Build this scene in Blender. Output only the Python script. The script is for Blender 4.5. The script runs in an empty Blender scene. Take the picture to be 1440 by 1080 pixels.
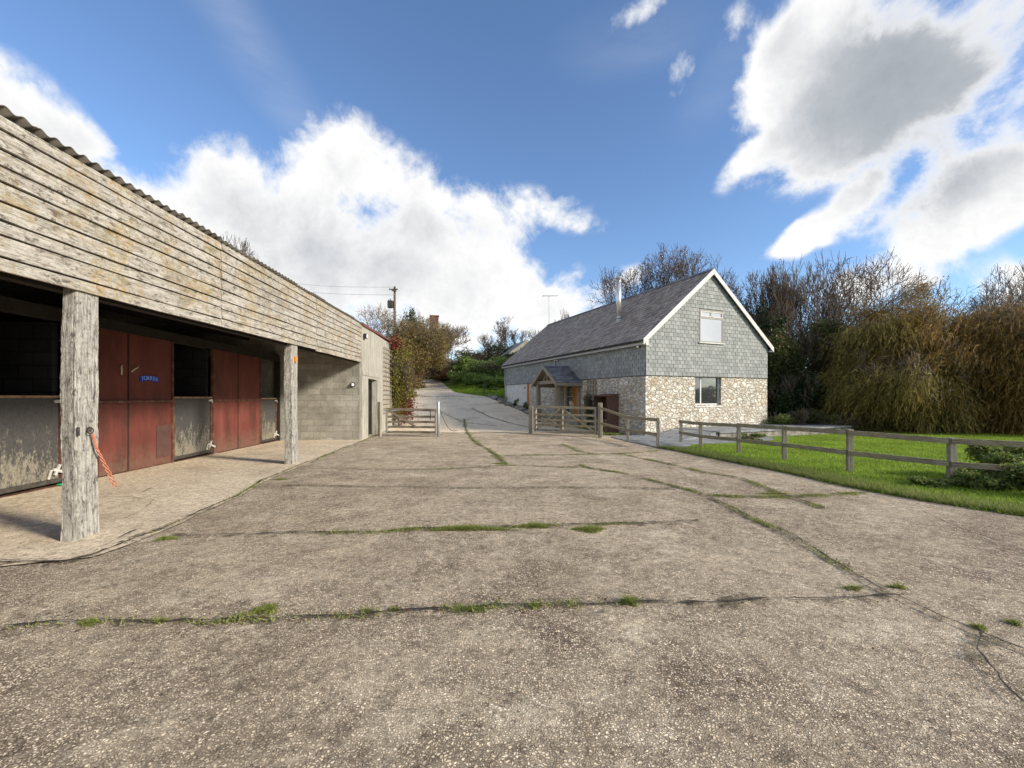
import bpy, math, random
import numpy as np
R = random.Random(11)
NR = np.random.default_rng(7)
S = bpy.context.scene
COL = S.collection
F_PX, HOR, CAMZ = 585.0, 558.0, 1.5

# ------------------------------------------------------------------ ground shape
def sstep(a, b, x):
    t = np.clip((x - a) / (b - a), 0, 1); return t * t * (3 - 2 * t)
def sp(x): return np.logaddexp(0, x)
XRT = ([-6, 3, 5.16, 5.9, 6.84, 8.4, 10.4, 12.1, 12.65, 14.6, 16.6, 17.3, 24.5, 34.0, 35.0, 37.0, 40.0, 49.0, 54.0],
       [14, 8.0, 6.35, 5.9, 5.6, 5.43, 4.98, 4.66, 4.45, 4.1, 3.9, 5.1, 1.45, -2.1, -3.3, -5.1, -6.0, -8.5, -10.2])
XLT = ([-6, 19, 22, 25, 35, 45, 54], [-14, -14, -6.3, -6.8, -8.6, -11.2, -14.5])
def XR(y): return np.interp(y, *XRT)
def XL(y): return np.interp(y, *XLT)
def zg(x, y):
    x = np.asarray(x, float); y = np.asarray(y, float)
    b = -0.0105 * np.clip(y - 4.3, -4, 15)
    r = 0.13 * sp((y - 21.3) / 0.9) * 0.9 - 0.10 * sp((y - 51) / 2) * 2
    r = np.minimum(r, 6.0)
    w = 1 - sstep(4, 14, x)
    bank = 0.9 * sstep(35, 43, y) * sstep(0.2, 2.5, x - XR(y)) * (1 - sstep(10, 25, x)) * (1 - sstep(46, 60, y))
    return b + r * w + bank
def G(px, py):
    Y = 8.0
    k = (HOR - py) / F_PX
    lo, hi = 0.5, 60.0
    yy = np.linspace(lo, hi, 2400); xx = (px - 720) / F_PX * yy
    d = CAMZ + k * yy - zg(xx, yy)
    i = int(np.argmax(d < 0)) if (d < 0).any() else 2399
    Y = yy[i]; X = (px - 720) / F_PX * Y
    return X, Y, float(zg(X, Y))
def P(px, py, Y): return ((px - 720) / F_PX * Y, Y, CAMZ + (HOR - py) / F_PX * Y)

# ------------------------------------------------------------------ mesh helpers
def link(o, parent=None):
    COL.objects.link(o)
    if parent is not None: o.parent = parent
    return o
def mesh_np(name, V, F, mat, parent=None, smooth=False):
    V = np.asarray(V, np.float32); F = np.asarray(F, np.int32)
    me = bpy.data.meshes.new(name)
    k = F.shape[1]
    me.vertices.add(len(V)); me.vertices.foreach_set('co', V.ravel())
    me.loops.add(F.size); me.loops.foreach_set('vertex_index', F.ravel())
    me.polygons.add(len(F)); me.polygons.foreach_set('loop_start', np.arange(len(F), dtype=np.int32) * k)
    me.polygons.foreach_set('loop_total', np.full(len(F), k, np.int32))
    me.update(calc_edges=True)
    if smooth: me.polygons.foreach_set('use_smooth', [True] * len(F))
    if mat: me.materials.append(mat)
    return link(bpy.data.objects.new(name, me), parent)
def nrm(v):
    v = np.asarray(v, float); return v / (np.linalg.norm(v) + 1e-12)
class MB:
    def __init__(s): s.v = []; s.f = []
    def add(s, vs, fs):
        o = len(s.v); s.v += [tuple(map(float, q)) for q in vs]; s.f += [tuple(o + i for i in q) for q in fs]; return s
    def box(s, a, b):
        x0, y0, z0 = a; x1, y1, z1 = b
        return s.add([(x0,y0,z0),(x1,y0,z0),(x1,y1,z0),(x0,y1,z0),(x0,y0,z1),(x1,y0,z1),(x1,y1,z1),(x0,y1,z1)],
                     [(0,3,2,1),(4,5,6,7),(0,1,5,4),(1,2,6,5),(2,3,7,6),(3,0,4,7)])
    def poly(s, pts): return s.add(pts, [tuple(range(len(pts)))])
    def prism(s, pts, vec):
        n = len(pts); v = np.array(vec, float)
        a = [np.array(p, float) for p in pts]
        return s.add(a + [p + v for p in a], [tuple(range(n))[::-1], tuple(range(n, 2*n))] +
                     [(i, (i+1) % n, n + (i+1) % n, n + i) for i in range(n)])
    def beam(s, p0, p1, w, h, up=(0,0,1), n=1, jit=0.0):
        p0 = np.array(p0, float); p1 = np.array(p1, float); d = nrm(p1 - p0)
        side = np.cross(d, up)
        side = nrm(side) if np.linalg.norm(side) > 1e-4 else np.array((1., 0, 0))
        u = np.cross(side, d); vs = []
        for i in range(n + 1):
            c = p0 + (p1 - p0) * i / n
            if jit and 0 < i < n: c = c + u * R.uniform(-jit, jit) + side * R.uniform(-jit, jit)
            ww = w * (1 + R.uniform(-jit, jit) * 4) if jit else w
            hh = h * (1 + R.uniform(-jit, jit) * 4) if jit else h
            for a, b in ((-1,-1),(1,-1),(1,1),(-1,1)): vs.append(c + side * a * ww / 2 + u * b * hh / 2)
        fs = [(0,1,2,3), (4*n+3, 4*n+2, 4*n+1, 4*n)]
        for i in range(n):
            for j in range(4):
                k = (j + 1) % 4; fs.append((4*i+j, 4*i+4+j, 4*i+4+k, 4*i+k))
        return s.add(vs, fs)
    def tube(s, pts, r, n=6, cap=True):
        pts = [np.array(p, float) for p in pts]; m = len(pts)
        rr = r if hasattr(r, '__len__') else [r] * m
        vs = []; a = None
        for i, p in enumerate(pts):
            d = nrm(pts[min(i+1, m-1)] - pts[max(i-1, 0)])
            if a is None:
                a = np.cross(d, (0, 0, 1.)) if abs(d[2]) < .9 else np.cross(d, (0, 1., 0))
            a = nrm(a - d * np.dot(a, d)); b = np.cross(d, a)
            for k in range(n):
                t = 2 * math.pi * k / n; vs.append(p + (a * math.cos(t) + b * math.sin(t)) * rr[i])
        fs = [(i*n+k, i*n+(k+1) % n, (i+1)*n+(k+1) % n, (i+1)*n+k) for i in range(m-1) for k in range(n)]
        if cap: fs += [tuple(range(n))[::-1], tuple(range((m-1)*n, m*n))]
        return s.add(vs, fs)
    def build(s, name, mat, parent=None, smooth=False, bevel=0):
        me = bpy.data.meshes.new(name); me.from_pydata(s.v, [], s.f); me.update()
        if mat: me.materials.append(mat)
        if smooth: me.polygons.foreach_set('use_smooth', [True] * len(me.polygons))
        o = link(bpy.data.objects.new(name, me), parent)
        if bevel:
            m = o.modifiers.new('bevel', 'BEVEL'); m.width = bevel; m.segments = 2; m.limit_method = 'ANGLE'
        return o
def tag(o, label, cat, group=None, kind=None):
    if label: o['label'] = label
    if cat: o['category'] = cat
    if group: o['group'] = group
    if kind: o['kind'] = kind
    return o
def struct(o, kind='structure'):
    o['kind'] = kind; return o
def empty(name, loc, rz, label, cat, group=None):
    o = bpy.data.objects.new(name, None); o.empty_display_size = .2; COL.objects.link(o)
    o.location = loc; o.rotation_euler = (0, 0, rz); return tag(o, label, cat, group)
def sheet(name, ys, lf, rf, nx, off, mat):
    ys = np.asarray(ys, float); t = np.linspace(0, 1, nx)
    X = np.array([lf(y) + (rf(y) - lf(y)) * t for y in ys]); Y = np.repeat(ys[:, None], nx, 1)
    V = np.stack([X, Y, zg(X, Y) + off], -1).reshape(-1, 3)
    i, j = np.meshgrid(np.arange(len(ys)-1), np.arange(nx-1), indexing='ij'); b = (i * nx + j).ravel()
    return struct(mesh_np(name, V, np.stack([b, b+1, b+1+nx, b+nx], 1), mat, smooth=True))

# ------------------------------------------------------------------ materials
class NT:
    def __init__(s, nt): s.t = nt; s.n = nt.nodes; s.l = nt.links
    def new(s, ty, **kw):
        n = s.n.new(ty)
        for k, v in kw.items():
            if k.startswith('_'): setattr(n, k[1:], v)
            else: s.set(n.inputs[k.replace('__', ' ')], v)
        return n
    def set(s, inp, v):
        if isinstance(v, bpy.types.NodeSocket): s.l.new(v, inp)
        elif isinstance(v, bpy.types.Node): s.l.new(v.outputs[0], inp)
        else:
            try: inp.default_value = v
            except Exception: inp.default_value = tuple(v) + (1,)
    def math(s, op, a, b=0.0, c=None, clamp=False):
        n = s.n.new('ShaderNodeMath'); n.operation = op; n.use_clamp = clamp
        s.set(n.inputs[0], a); s.set(n.inputs[1], b)
        if c is not None: s.set(n.inputs[2], c)
        return n.outputs[0]
    def ramp(s, fac, stops, interp='LINEAR'):
        n = s.n.new('ShaderNodeValToRGB'); e = n.color_ramp.elements; n.color_ramp.interpolation = interp
        while len(e) < len(stops): e.new(0.5)
        for el, (p, c) in zip(e, stops):
            el.position = p; el.color = (c, c, c, 1) if not hasattr(c, '__len__') else tuple(c) + (1,)
        s.set(n.inputs[0], fac); return n.outputs[0]
    def mix(s, fac, a, b, mode='MIX'):
        n = s.n.new('ShaderNodeMix'); n.data_type = 'RGBA'; n.blend_type = mode
        s.set(n.inputs[0], fac); s.set(n.inputs[6], a); s.set(n.inputs[7], b); return n.outputs[2]
    def noise(s, vec, scale, detail=4, rough=.6, dist=0.0):
        n = s.new('ShaderNodeTexNoise', Scale=scale, Detail=detail, Roughness=rough, Distortion=dist)
        s.set(n.inputs['Vector'], vec); return n.outputs[0]
    def mapping(s, vec, scale=(1,1,1), rot=(0,0,0), loc=(0,0,0), ty='POINT'):
        n = s.n.new('ShaderNodeMapping'); n.vector_type = ty
        s.set(n.inputs[0], vec); n.inputs['Location'].default_value = loc
        n.inputs['Rotation'].default_value = rot; n.inputs['Scale'].default_value = scale; return n.outputs[0]
    def maprange(s, v, a, b, c=0.0, d=1.0, smooth=False):
        n = s.n.new('ShaderNodeMapRange'); n.clamp = True
        if smooth: n.interpolation_type = 'SMOOTHSTEP'
        s.set(n.inputs[0], v)
        for i, q in zip((1, 2, 3, 4), (a, b, c, d)): s.set(n.inputs[i], q)
        return n.outputs[0]
def new_mat(name):
    m = bpy.data.materials.new(name); m.use_nodes = True; n = NT(m.node_tree); n.n.clear()
    out = n.n.new('ShaderNodeOutputMaterial'); b = n.n.new('ShaderNodeBsdfPrincipled')
    n.l.new(b.outputs[0], out.inputs[0]); n.b = b; n.out = out
    n.co = n.new('ShaderNodeTexCoord').outputs['Object']; n.m = m
    return n
def bump(n, h, strength=.5, dist=.02):
    bn = n.new('ShaderNodeBump', Strength=strength, Distance=dist); n.set(bn.inputs['Height'], h)
    n.l.new(bn.outputs[0], n.b.inputs['Normal'])
def simple(name, cols, scale=3.0, vs=(1,1,1), detail=6, rough=.8, metal=0.0, bmp=.3, bd=.01, island=0.0, spec=.3, fine=0.0, lo=.3, hi=.7):
    n = new_mat(name); v = n.mapping(n.co, vs)
    f = n.noise(v, scale, detail, .65)
    k = len(cols)
    c = n.ramp(f, [(lo + (hi - lo) * i / max(1, k-1), q) for i, q in enumerate(cols)])
    if fine:
        g = n.noise(v, scale * 9, 4, .7); c = n.mix(fine, c, n.ramp(g, [(.3, 0.15), (.7, 1.0)]), 'MULTIPLY')
    if island:
        rnd = n.new('ShaderNodeNewGeometry').outputs['Random Per Island']
        hs = n.new('ShaderNodeHueSaturation'); n.set(hs.inputs['Color'], c)
        n.set(hs.inputs['Value'], n.maprange(rnd, 0, 1, 1 - island, 1 + island)); c = hs.outputs[0]
    n.set(n.b.inputs['Base Color'], c); n.b.inputs['Roughness'].default_value = rough
    n.b.inputs['Metallic'].default_value = metal; n.b.inputs['Specular IOR Level'].default_value = spec
    if bmp: bump(n, n.noise(v, scale * 4, 6, .7), bmp, bd)
    return n.m
def leafmat(name, cols, rough=.6, trans=.35, var=.35):
    n = new_mat(name); rnd = n.new('ShaderNodeNewGeometry').outputs['Random Per Island']
    c = n.ramp(rnd, [(i / max(1, len(cols)-1), q) for i, q in enumerate(cols)])
    f = n.noise(n.co, .9, 3, .6)
    c = n.mix(var, c, n.ramp(f, [(.35, .3), (.65, 1.0)]), 'MULTIPLY')
    n.set(n.b.inputs['Base Color'], c); n.b.inputs['Roughness'].default_value = rough
    n.b.inputs['Specular IOR Level'].default_value = .25
    tr = n.n.new('ShaderNodeBsdfTranslucent'); n.set(tr.inputs[0], c)
    mx = n.n.new('ShaderNodeMixShader'); mx.inputs[0].default_value = trans
    n.l.new(n.b.outputs[0], mx.inputs[1]); n.l.new(tr.outputs[0], mx.inputs[2]); n.l.new(mx.outputs[0], n.out.inputs[0])
    return n.m

def mat_concrete(name, smooth=False, base=1.0):
    n = new_mat(name); co = n.co
    wn_ = n.new('ShaderNodeTexNoise', Scale=30.0, Detail=3.0); n.set(wn_.inputs['Vector'], co); wa_ = n.new('ShaderNodeVectorMath', _operation='MULTIPLY_ADD'); n.set(wa_.inputs[0], wn_.outputs['Color']); wa_.inputs[1].default_value = (.03, .03, .0); n.set(wa_.inputs[2], co)
    pv = n.mapping(wa_.outputs[0], (1, 1, .4))
    vor = n.new('ShaderNodeTexVoronoi', Scale=74.0, Randomness=1.0); n.set(vor.inputs['Vector'], pv)
    ved = n.new('ShaderNodeTexVoronoi', _feature='DISTANCE_TO_EDGE', Scale=74.0, Randomness=1.0); n.set(ved.inputs['Vector'], pv)
    dist = ved.outputs['Distance']
    st = n.new('ShaderNodeTexNoise', Scale=38.0, Detail=5.0, Roughness=.75); n.set(st.inputs['Vector'], co)
    big = n.noise(co, .45, 5, .6, .4); mid = n.noise(co, 2.3, 6, .65, .3); big2 = n.noise(n.mapping(co, (1,1,1), loc=(13, 7, 0)), .8, 5, .6)
    # exposed aggregate: pale pebbles in dark matrix, more exposed in worn patches
    worn = n.maprange(big, .40, .62)
    sep = n.new('ShaderNodeSeparateColor'); n.set(sep.inputs[0], vor.outputs['Color'])
    peb = n.ramp(sep.outputs[0], [(0, (.11*base, .09*base, .068*base)), (.3, (.29*base, .25*base, .195*base)), (.65, (.47*base, .42*base, .335*base)), (1, (.58*base, .53*base, .44*base))])
    gap = n.maprange(n.math('ADD', dist, n.math('MULTIPLY', n.math('SUBTRACT', n.noise(co, 60, 5, .8), .5), .75)), .05, .27, 1, 0)
    agg = n.mix(gap, peb, (.050*base, .038*base, .030*base, 1))
    skin = n.ramp(st.outputs[0], [(.3, (.21*base, .185*base, .14*base)), (.5, (.39*base, .35*base, .275*base)), (.72, (.54*base, .50*base, .41*base))])
    amt = n.math('MULTIPLY', n.maprange(mid, .25, .6, .45, 1.0), n.maprange(worn, 0, 1, .62, 1.0))
    if smooth: amt = n.math('MULTIPLY', amt, .22)
    c = n.mix(amt, skin, agg)
    # stains
    dk = n.maprange(big2, .47, .68, 0, .42, True)
    c = n.mix(dk, c, n.mix(1.0, c, (.50, .46, .42, 1), 'MULTIPLY'))
    lt = n.maprange(n.noise(n.mapping(co, loc=(3, 31, 0)), 1.6, 10, .8, .1), .50, .64, 0, .5, True)
    c = n.mix(n.math('MULTIPLY', lt, n.maprange(st.outputs[0], .35, .6, .25, 1)), c, (.50*base, .47*base, .385*base, 1))
    gr = n.maprange(n.noise(n.mapping(co, loc=(7, 1, 0)), 1.3, 6, .7), .62, .74, 0, .35, True)
    c = n.mix(gr, c, (.16, .15, .085, 1))
    gr2 = n.noise(co, 11, 9, .82); c = n.mix(.75, c, n.ramp(gr2, [(.38, .42), (.50, .95), (.62, 1.25)]), 'MULTIPLY')
    pit = n.maprange(n.noise(n.mapping(co, loc=(5, 5, 0)), 30, 6, .8), .57, .64, 0, .8, True); c = n.mix(pit, c, (.07, .055, .042, 1))
    c = n.mix(1.0, c, (1.25, 1.15, 1.05, 1), 'MULTIPLY')
    n.set(n.b.inputs['Base Color'], c)
    n.set(n.b.inputs['Roughness'], .9); n.b.inputs['Specular IOR Level'].default_value = .25
    h = n.math('SUBTRACT', n.math('MULTIPLY', st.outputs[0], .6), n.math('MULTIPLY', gap, .5 if not smooth else .1))
    bump(n, h, 1.0 if not smooth else .5, .02)
    return n.m
M = {}
M['concrete'] = mat_concrete('worn_concrete', False, 1.65)
M['concrete_s'] = mat_concrete('smooth_concrete', True, 1.5)

M['concrete_d'] = mat_concrete('sunlit_drive_concrete', True, 1.7)  # lighter copy of the concrete, sunlight on the drive put into its colour
def mat_wood(name, pale, mid, dark, axis='y', lichen=0.0, flake=.5, nb=.7, blot=0.0):
    """weathered timber; grain runs along local axis"""
    n = new_mat(name); sc = {'x': (.9, 14, 14), 'y': (14, .9, 14), 'z': (14, 14, .9)}[axis]
    v = n.mapping(n.co, sc)
    g = n.noise(v, 3.2, 8, .72, .5)
    fl = n.noise(n.mapping(n.co, tuple(.35 * q if q > 1 else 4.0 for q in sc)), 7, 7, .75, .2)
    bl = n.noise(n.co, 1.4, 5, .6)
    c = n.ramp(g, [(.28, dark), (.45, mid), (.62, pale)])
    c = n.mix(n.maprange(fl, .50, .62, 0, flake, True), c, mid)
    c = n.mix(n.maprange(n.noise(n.mapping(n.co, tuple(.5 * q if q > 1 else 5.0 for q in sc), loc=(9, 9, 9)), 9, 6, .8), .58, .66, 0, flake, True), c, dark)
    if blot:
        bz = n.noise(n.mapping(n.co, tuple(1.0 if q > 1 else .4 for q in sc)), 19, 7, .85, .4)
        c = n.mix(n.maprange(bz, .52, .60, 0, blot, True), c, dark); c = n.mix(n.maprange(bz, .46, .39, 0, blot * .8, True), c, pale)
    rnd = n.new('ShaderNodeNewGeometry').outputs['Random Per Island']
    hs = n.new('ShaderNodeHueSaturation'); n.set(hs.inputs['Color'], c); n.set(hs.inputs['Value'], n.maprange(rnd, 0, 1, .70, 1.12)); c = hs.outputs[0]
    if lichen:
        l = n.math('MULTIPLY', n.maprange(bl, .46, .60, 0, 1, True), n.maprange(n.noise(n.co, 16, 6, .8), .42, .6, 0, lichen, True))
        c = n.mix(l, c, n.ramp(n.noise(n.co, 5, 3), [(.4, (.36, .22, .05)), (.65, (.20, .17, .07))]))
        c = n.mix(n.maprange(n.noise(n.mapping(n.co, loc=(4, 4, 4)), .7, 5, .7), .52, .66, 0, .35, True), c, (.17, .14, .10, 1))
    n.set(n.b.inputs['Base Color'], c); n.b.inputs['Roughness'].default_value = .85; n.b.inputs['Specular IOR Level'].default_value = .2
    bump(n, n.math('ADD', g, n.math('MULTIPLY', fl, .7)), nb, .01)
    return n.m
M['board'] = mat_wood('weathered_board', (.54, .51, .45), (.33, .30, .25), (.11, .09, .07), 'y', .75, .6, .9, .95)
M['post'] = mat_wood('weathered_sleeper', (.66, .63, .56), (.36, .34, .30), (.06, .05, .042), 'z', 0, .6, 1.0, .75)
M['rail'] = mat_wood('weathered_rail', (.50, .45, .34), (.30, .255, .17), (.12, .095, .055), 'x', .4, .5, .7, .5)
M['oldrail'] = mat_wood('dark_old_rail', (.34, .29, .23), (.19, .155, .115), (.08, .06, .045), 'x', .2, .5, .7, .5)
M['railpost'] = mat_wood('weathered_fence_post', (.46, .43, .35), (.29, .26, .20), (.11, .09, .065), 'z', 0, .5, .7, .4)
M['oak'] = mat_wood('grey_oak', (.38, .34, .26), (.26, .22, .16), (.13, .10, .07), 'z', 0, .3)
M['oak_h'] = mat_wood('grey_oak_beam', (.38, .34, .26), (.26, .22, .16), (.13, .10, .07), 'x', 0, .3)
M['redwood'] = mat_wood('red_brown_timber', (.20, .12, .09), (.12, .065, .05), (.045, .026, .022), 'z', 0, .4)
M['orange'] = mat_wood('orange_varnished_wood', (.50, .20, .045), (.42, .15, .03), (.26, .09, .02), 'z', 0, .2, .2)

def mat_redpaint():
    n = new_mat('red_oxide_paint')
    a = n.noise(n.mapping(n.co, (1, 1, .35)), 2.2, 7, .65); b = n.noise(n.co, 11, 6, .75)
    c = n.ramp(a, [(.3, (.070, .026, .020)), (.5, (.14, .038, .029)), (.7, (.19, .06, .045))])
    c = n.mix(n.maprange(b, .56, .7, 0, .55), c, (.09, .055, .035, 1))
    z = n.new('ShaderNodeSeparateXYZ'); n.set(z.inputs[0], n.co)
    low = n.math('MULTIPLY', n.maprange(z.outputs[2], .55, 0, 0, 1), n.maprange(b, .35, .6, .1, .8))
    c = n.mix(low, c, (.15, .11, .075, 1))
    n.set(n.b.inputs['Base Color'], c); n.b.inputs['Roughness'].default_value = .62; n.b.inputs['Specular IOR Level'].default_value = .3
    bump(n, b, .25, .004); return n.m
M['red'] = mat_redpaint()
M['redframe'] = simple('rusty_steel', [(.06, .028, .02), (.12, .055, .035), (.21, .13, .085)], 7, rough=.75, bmp=.3, bd=.004)
M['railred'] = simple('rubbed_red_edge', [(.20, .08, .05), (.36, .22, .13), (.42, .31, .2)], 9, rough=.7)

def mat_halfdoor():
    n = new_mat('worn_rubber_door')
    z = n.new('ShaderNodeSeparateXYZ'); n.set(z.inputs[0], n.co)
    a = n.noise(n.mapping(n.co, (3, 3, 1.1)), 3.2, 8, .75, .3); b = n.noise(n.mapping(n.co, (8, 8, 4)), 5, 8, .8)
    wear = n.math('ADD', n.maprange(z.outputs[2], 1.35, .05, -.20, .20), a)
    wear = n.math('ADD', wear, n.math('MULTIPLY', n.math('SUBTRACT', b, .5), .55))
    m = n.maprange(wear, .50, .66, 0, 1, True)
    c = n.mix(m, n.ramp(b, [(.3, (.028, .028, .03)), (.7, (.085, .08, .075))]), n.ramp(b, [(.3, (.08, .068, .05)), (.5, (.20, .18, .135)), (.7, (.32, .29, .22))]))
    n.set(n.b.inputs['Base Color'], c); n.b.inputs['Roughness'].default_value = .6; bump(n, wear, .4, .006); return n.m
M['half'] = mat_halfdoor()

def mat_block(name, c0, c1, c2, bw=.45, bh=.225, mortar=.012, dark=.5, offs=(0, 0)):
    n = new_mat(name); s = n.new('ShaderNodeSeparateXYZ'); n.set(s.inputs[0], n.co)
    cb = n.new('ShaderNodeCombineXYZ'); n.set(cb.inputs[0], n.math('ADD', n.math('ADD', s.outputs[0], s.outputs[1]), offs[0])); n.set(cb.inputs[1], n.math('ADD', s.outputs[2], offs[1]))
    br = n.new('ShaderNodeTexBrick'); n.set(br.inputs['Vector'], cb); br.inputs['Scale'].default_value = 1.0
    br.inputs['Brick Width'].default_value = bw; br.inputs['Row Height'].default_value = bh
    br.inputs['Mortar Size'].default_value = mortar; br.inputs['Mortar Smooth'].default_value = .4
    br.inputs['Color1'].default_value = (.75, .75, .75, 1); br.inputs['Color2'].default_value = (1, 1, 1, 1); br.inputs['Mortar'].default_value = (dark,) * 3 + (1,)
    a = n.noise(n.co, 1.3, 6, .7, .2); b = n.noise(n.co, 24, 6, .8)
    c = n.ramp(a, [(.3, c0), (.5, c1), (.7, c2)]); c = n.mix(.5, c, n.ramp(b, [(.3, .35), (.65, 1.1)]), 'MULTIPLY'); c = n.mix(1.0, c, br.outputs['Color'], 'MULTIPLY')
    n.set(n.b.inputs['Base Color'], c); n.b.inputs['Roughness'].default_value = .9; n.b.inputs['Specular IOR Level'].default_value = .2
    bump(n, n.math('SUBTRACT', n.math('MULTIPLY', b, .5), br.outputs['Fac']), .6, .012); return n.m
M['block'] = mat_block('grey_blockwork', (.27, .25, .20), (.39, .37, .31), (.50, .48, .42), dark=.72)
M['blockshade'] = mat_block('shaded_blockwork', (.03, .03, .032), (.045, .045, .05), (.06, .06, .065))  # near-black copy of the blockwork, interior shade put into the colour
def mat_white_render():
    n = new_mat('streaked_whitewash')
    a = n.noise(n.mapping(n.co, (5, 5, .5)), 2.4, 8, .75, .3); b = n.noise(n.co, 14, 6, .75)
    c = n.ramp(a, [(.3, (.17, .155, .125)), (.48, (.33, .31, .26)), (.66, (.50, .48, .42))])
    c = n.mix(n.maprange(b, .55, .68, 0, .6), c, (.24, .21, .16, 1))
    n.set(n.b.inputs['Base Color'], c); n.b.inputs['Roughness'].default_value = .9; bump(n, b, .5, .01); return n.m
M['whitewash'] = mat_white_render()
M['render'] = simple('pale_render', [(.50, .49, .46), (.60, .59, .56), (.66, .65, .62)], 2.5, rough=.9, bmp=.15)

def mat_stone(name='rubble_stone'):
    n = new_mat(name); v = n.mapping(n.co, (3.4, 3.4, 5.6))
    w = n.new('ShaderNodeTexNoise', Scale=1.3, Detail=3.0); n.set(w.inputs['Vector'], v)
    vv = n.new('ShaderNodeVectorMath', _operation='MULTIPLY_ADD'); n.set(vv.inputs[0], w.outputs['Color']); vv.inputs[1].default_value = (.9, .9, .9); n.set(vv.inputs[2], v)
    sel = n.maprange(n.noise(n.co, 1.7, 2, .5), .49, .51, 0, 1); sv = n.new('ShaderNodeVectorMath', _operation='SCALE'); n.set(sv.inputs[0], vv.outputs[0]); n.set(sv.inputs['Scale'], n.math('ADD', 1.0, n.math('MULTIPLY', sel, .55)))
    vv = sv
    e = n.new('ShaderNodeTexVoronoi', _feature='DISTANCE_TO_EDGE', Scale=1.0); n.set(e.inputs['Vector'], vv.outputs[0])
    c1 = n.new('ShaderNodeTexVoronoi', Scale=1.0); n.set(c1.inputs['Vector'], vv.outputs[0])
    sep = n.new('ShaderNodeSeparateColor'); n.set(sep.inputs[0], c1.outputs['Color'])
    sc = n.ramp(sep.outputs[0], [(0, (.44, .34, .24)), (.12, (.50, .43, .33)), (.34, (.60, .55, .46)), (.55, (.68, .64, .56)), (.75, (.50, .47, .41)), (1, (.74, .71, .63))])
    b = n.noise(n.co, 17, 7, .75); sc = n.mix(.5, sc, n.ramp(b, [(.32, .5), (.62, 1.2)]), 'MULTIPLY')
    big = n.noise(n.co, 1.1, 5, .6)
    sc = n.mix(n.maprange(big, .55, .68, 0, .22), sc, (.44, .33, .21, 1))
    mort = n.ramp(b, [(.3, (.31, .27, .21)), (.7, (.54, .49, .40))])
    mo = n.maprange(n.math('ADD', e.outputs['Distance'], n.math('MULTIPLY', n.math('SUBTRACT', b, .5), .12)), .01, .07)
    c = n.mix(mo, mort, sc); ed = n.maprange(e.outputs['Distance'], .045, .09)
    c = n.mix(n.math('MULTIPLY', n.math('SUBTRACT', 1.0, ed), .2), c, n.mix(1.0, c, (.45, .4, .35, 1), 'MULTIPLY'))
    n.set(n.b.inputs['Base Color'], c); n.b.inputs['Roughness'].default_value = .9; n.b.inputs['Specular IOR Level'].default_value = .2
    bump(n, n.math('ADD', n.maprange(e.outputs['Distance'], 0, .16), n.math('MULTIPLY', b, .35)), .9, .035); return n.m
M['stone'] = mat_stone()
def mat_slate(name, c0, c1, c2, streak=0.0, isl=.28, rough=.7):
    n = new_mat(name); rnd = n.new('ShaderNodeNewGeometry').outputs['Random Per Island']
    c = n.ramp(rnd, [(0, c0), (.5, c1), (1, c2)])
    b = n.noise(n.co, 9, 6, .7); c = n.mix(.4, c, n.ramp(b, [(.3, .6), (.7, 1.15)]), 'MULTIPLY')
    if streak:
        s = n.noise(n.mapping(n.co, (.9, 3.4, .9)), 1.9, 7, .75, .6)
        c = n.mix(n.maprange(s, .49, .62, 0, streak, True), c, (.38, .36, .36, 1))
        c = n.mix(n.maprange(n.noise(n.mapping(n.co, (.4, 3, .4), loc=(5, 5, 5)), 1.3, 6, .7), .52, .66, 0, .5, True), c, (.055, .045, .05, 1))
        c = n.mix(n.maprange(n.noise(n.co, 6, 6, .8), .62, .7, 0, .5, True), c, (.42, .40, .35, 1))
    n.set(n.b.inputs['Base Color'], c); n.b.inputs['Roughness'].default_value = rough; n.b.inputs['Specular IOR Level'].default_value = .25
    bump(n, b, .3, .006); return n.m
M['slate_w'] = mat_slate('hung_slate', (.22, .232, .222), (.265, .278, .268), (.325, .335, .325), isl=.1)
M['slate_r'] = mat_slate('roof_slate', (.21, .165, .13), (.285, .23, .185), (.38, .32, .265), .6)
M['slate_p'] = mat_slate('porch_slate', (.10, .10, .115), (.15, .15, .17), (.22, .22, .24), .2)
M['white'] = simple('white_paint', [(.44, .44, .43), (.56, .56, .55), (.62, .62, .61)], 3, rough=.6, bmp=.05)
M['upvcgrey'] = simple('pale_grey_paint', [(.40, .41, .42), (.47, .48, .49)], 2, rough=.5, bmp=.05)
M['darkplastic'] = simple('dark_plastic', [(.02, .02, .022), (.04, .04, .042)], 4, rough=.4, bmp=0)
M['steel'] = simple('stainless_steel', [(.60, .60, .60), (.75, .75, .75)], 2, (1, 1, .2), rough=.35, metal=.85, bmp=0)
M['galv'] = simple('galvanised_steel', [(.30, .33, .36), (.42, .46, .5)], 9, rough=.5, metal=.5, bmp=.1)
M['lamp'] = simple('lamp_glass', [(.75, .75, .73), (.85, .85, .83)], 2, rough=.2, bmp=0)
M['iron'] = simple('dark_iron', [(.03, .028, .025), (.09, .075, .06)], 12, rough=.6, bmp=.3)
M['silverbolt'] = simple('zinc_bolt', [(.35, .33, .3), (.6, .58, .54)], 12, rough=.5, bmp=.2)
M['rope'] = simple('orange_twine', [(.50, .16, .09), (.62, .30, .2)], 40, rough=.8)
M['asb'] = simple('corrugated_cement', [(.085, .078, .07), (.16, .145, .125), (.24, .215, .18)], 2.2, rough=.95, bmp=.6, fine=.4, hi=.75)
M['redtile'] = simple('red_edge', [(.12, .035, .03), (.20, .07, .055)], 6, rough=.8)
M['dark'] = simple('dark_interior_timber', [(.018, .015, .012), (.035, .03, .025)], 4, rough=.9)
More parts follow.
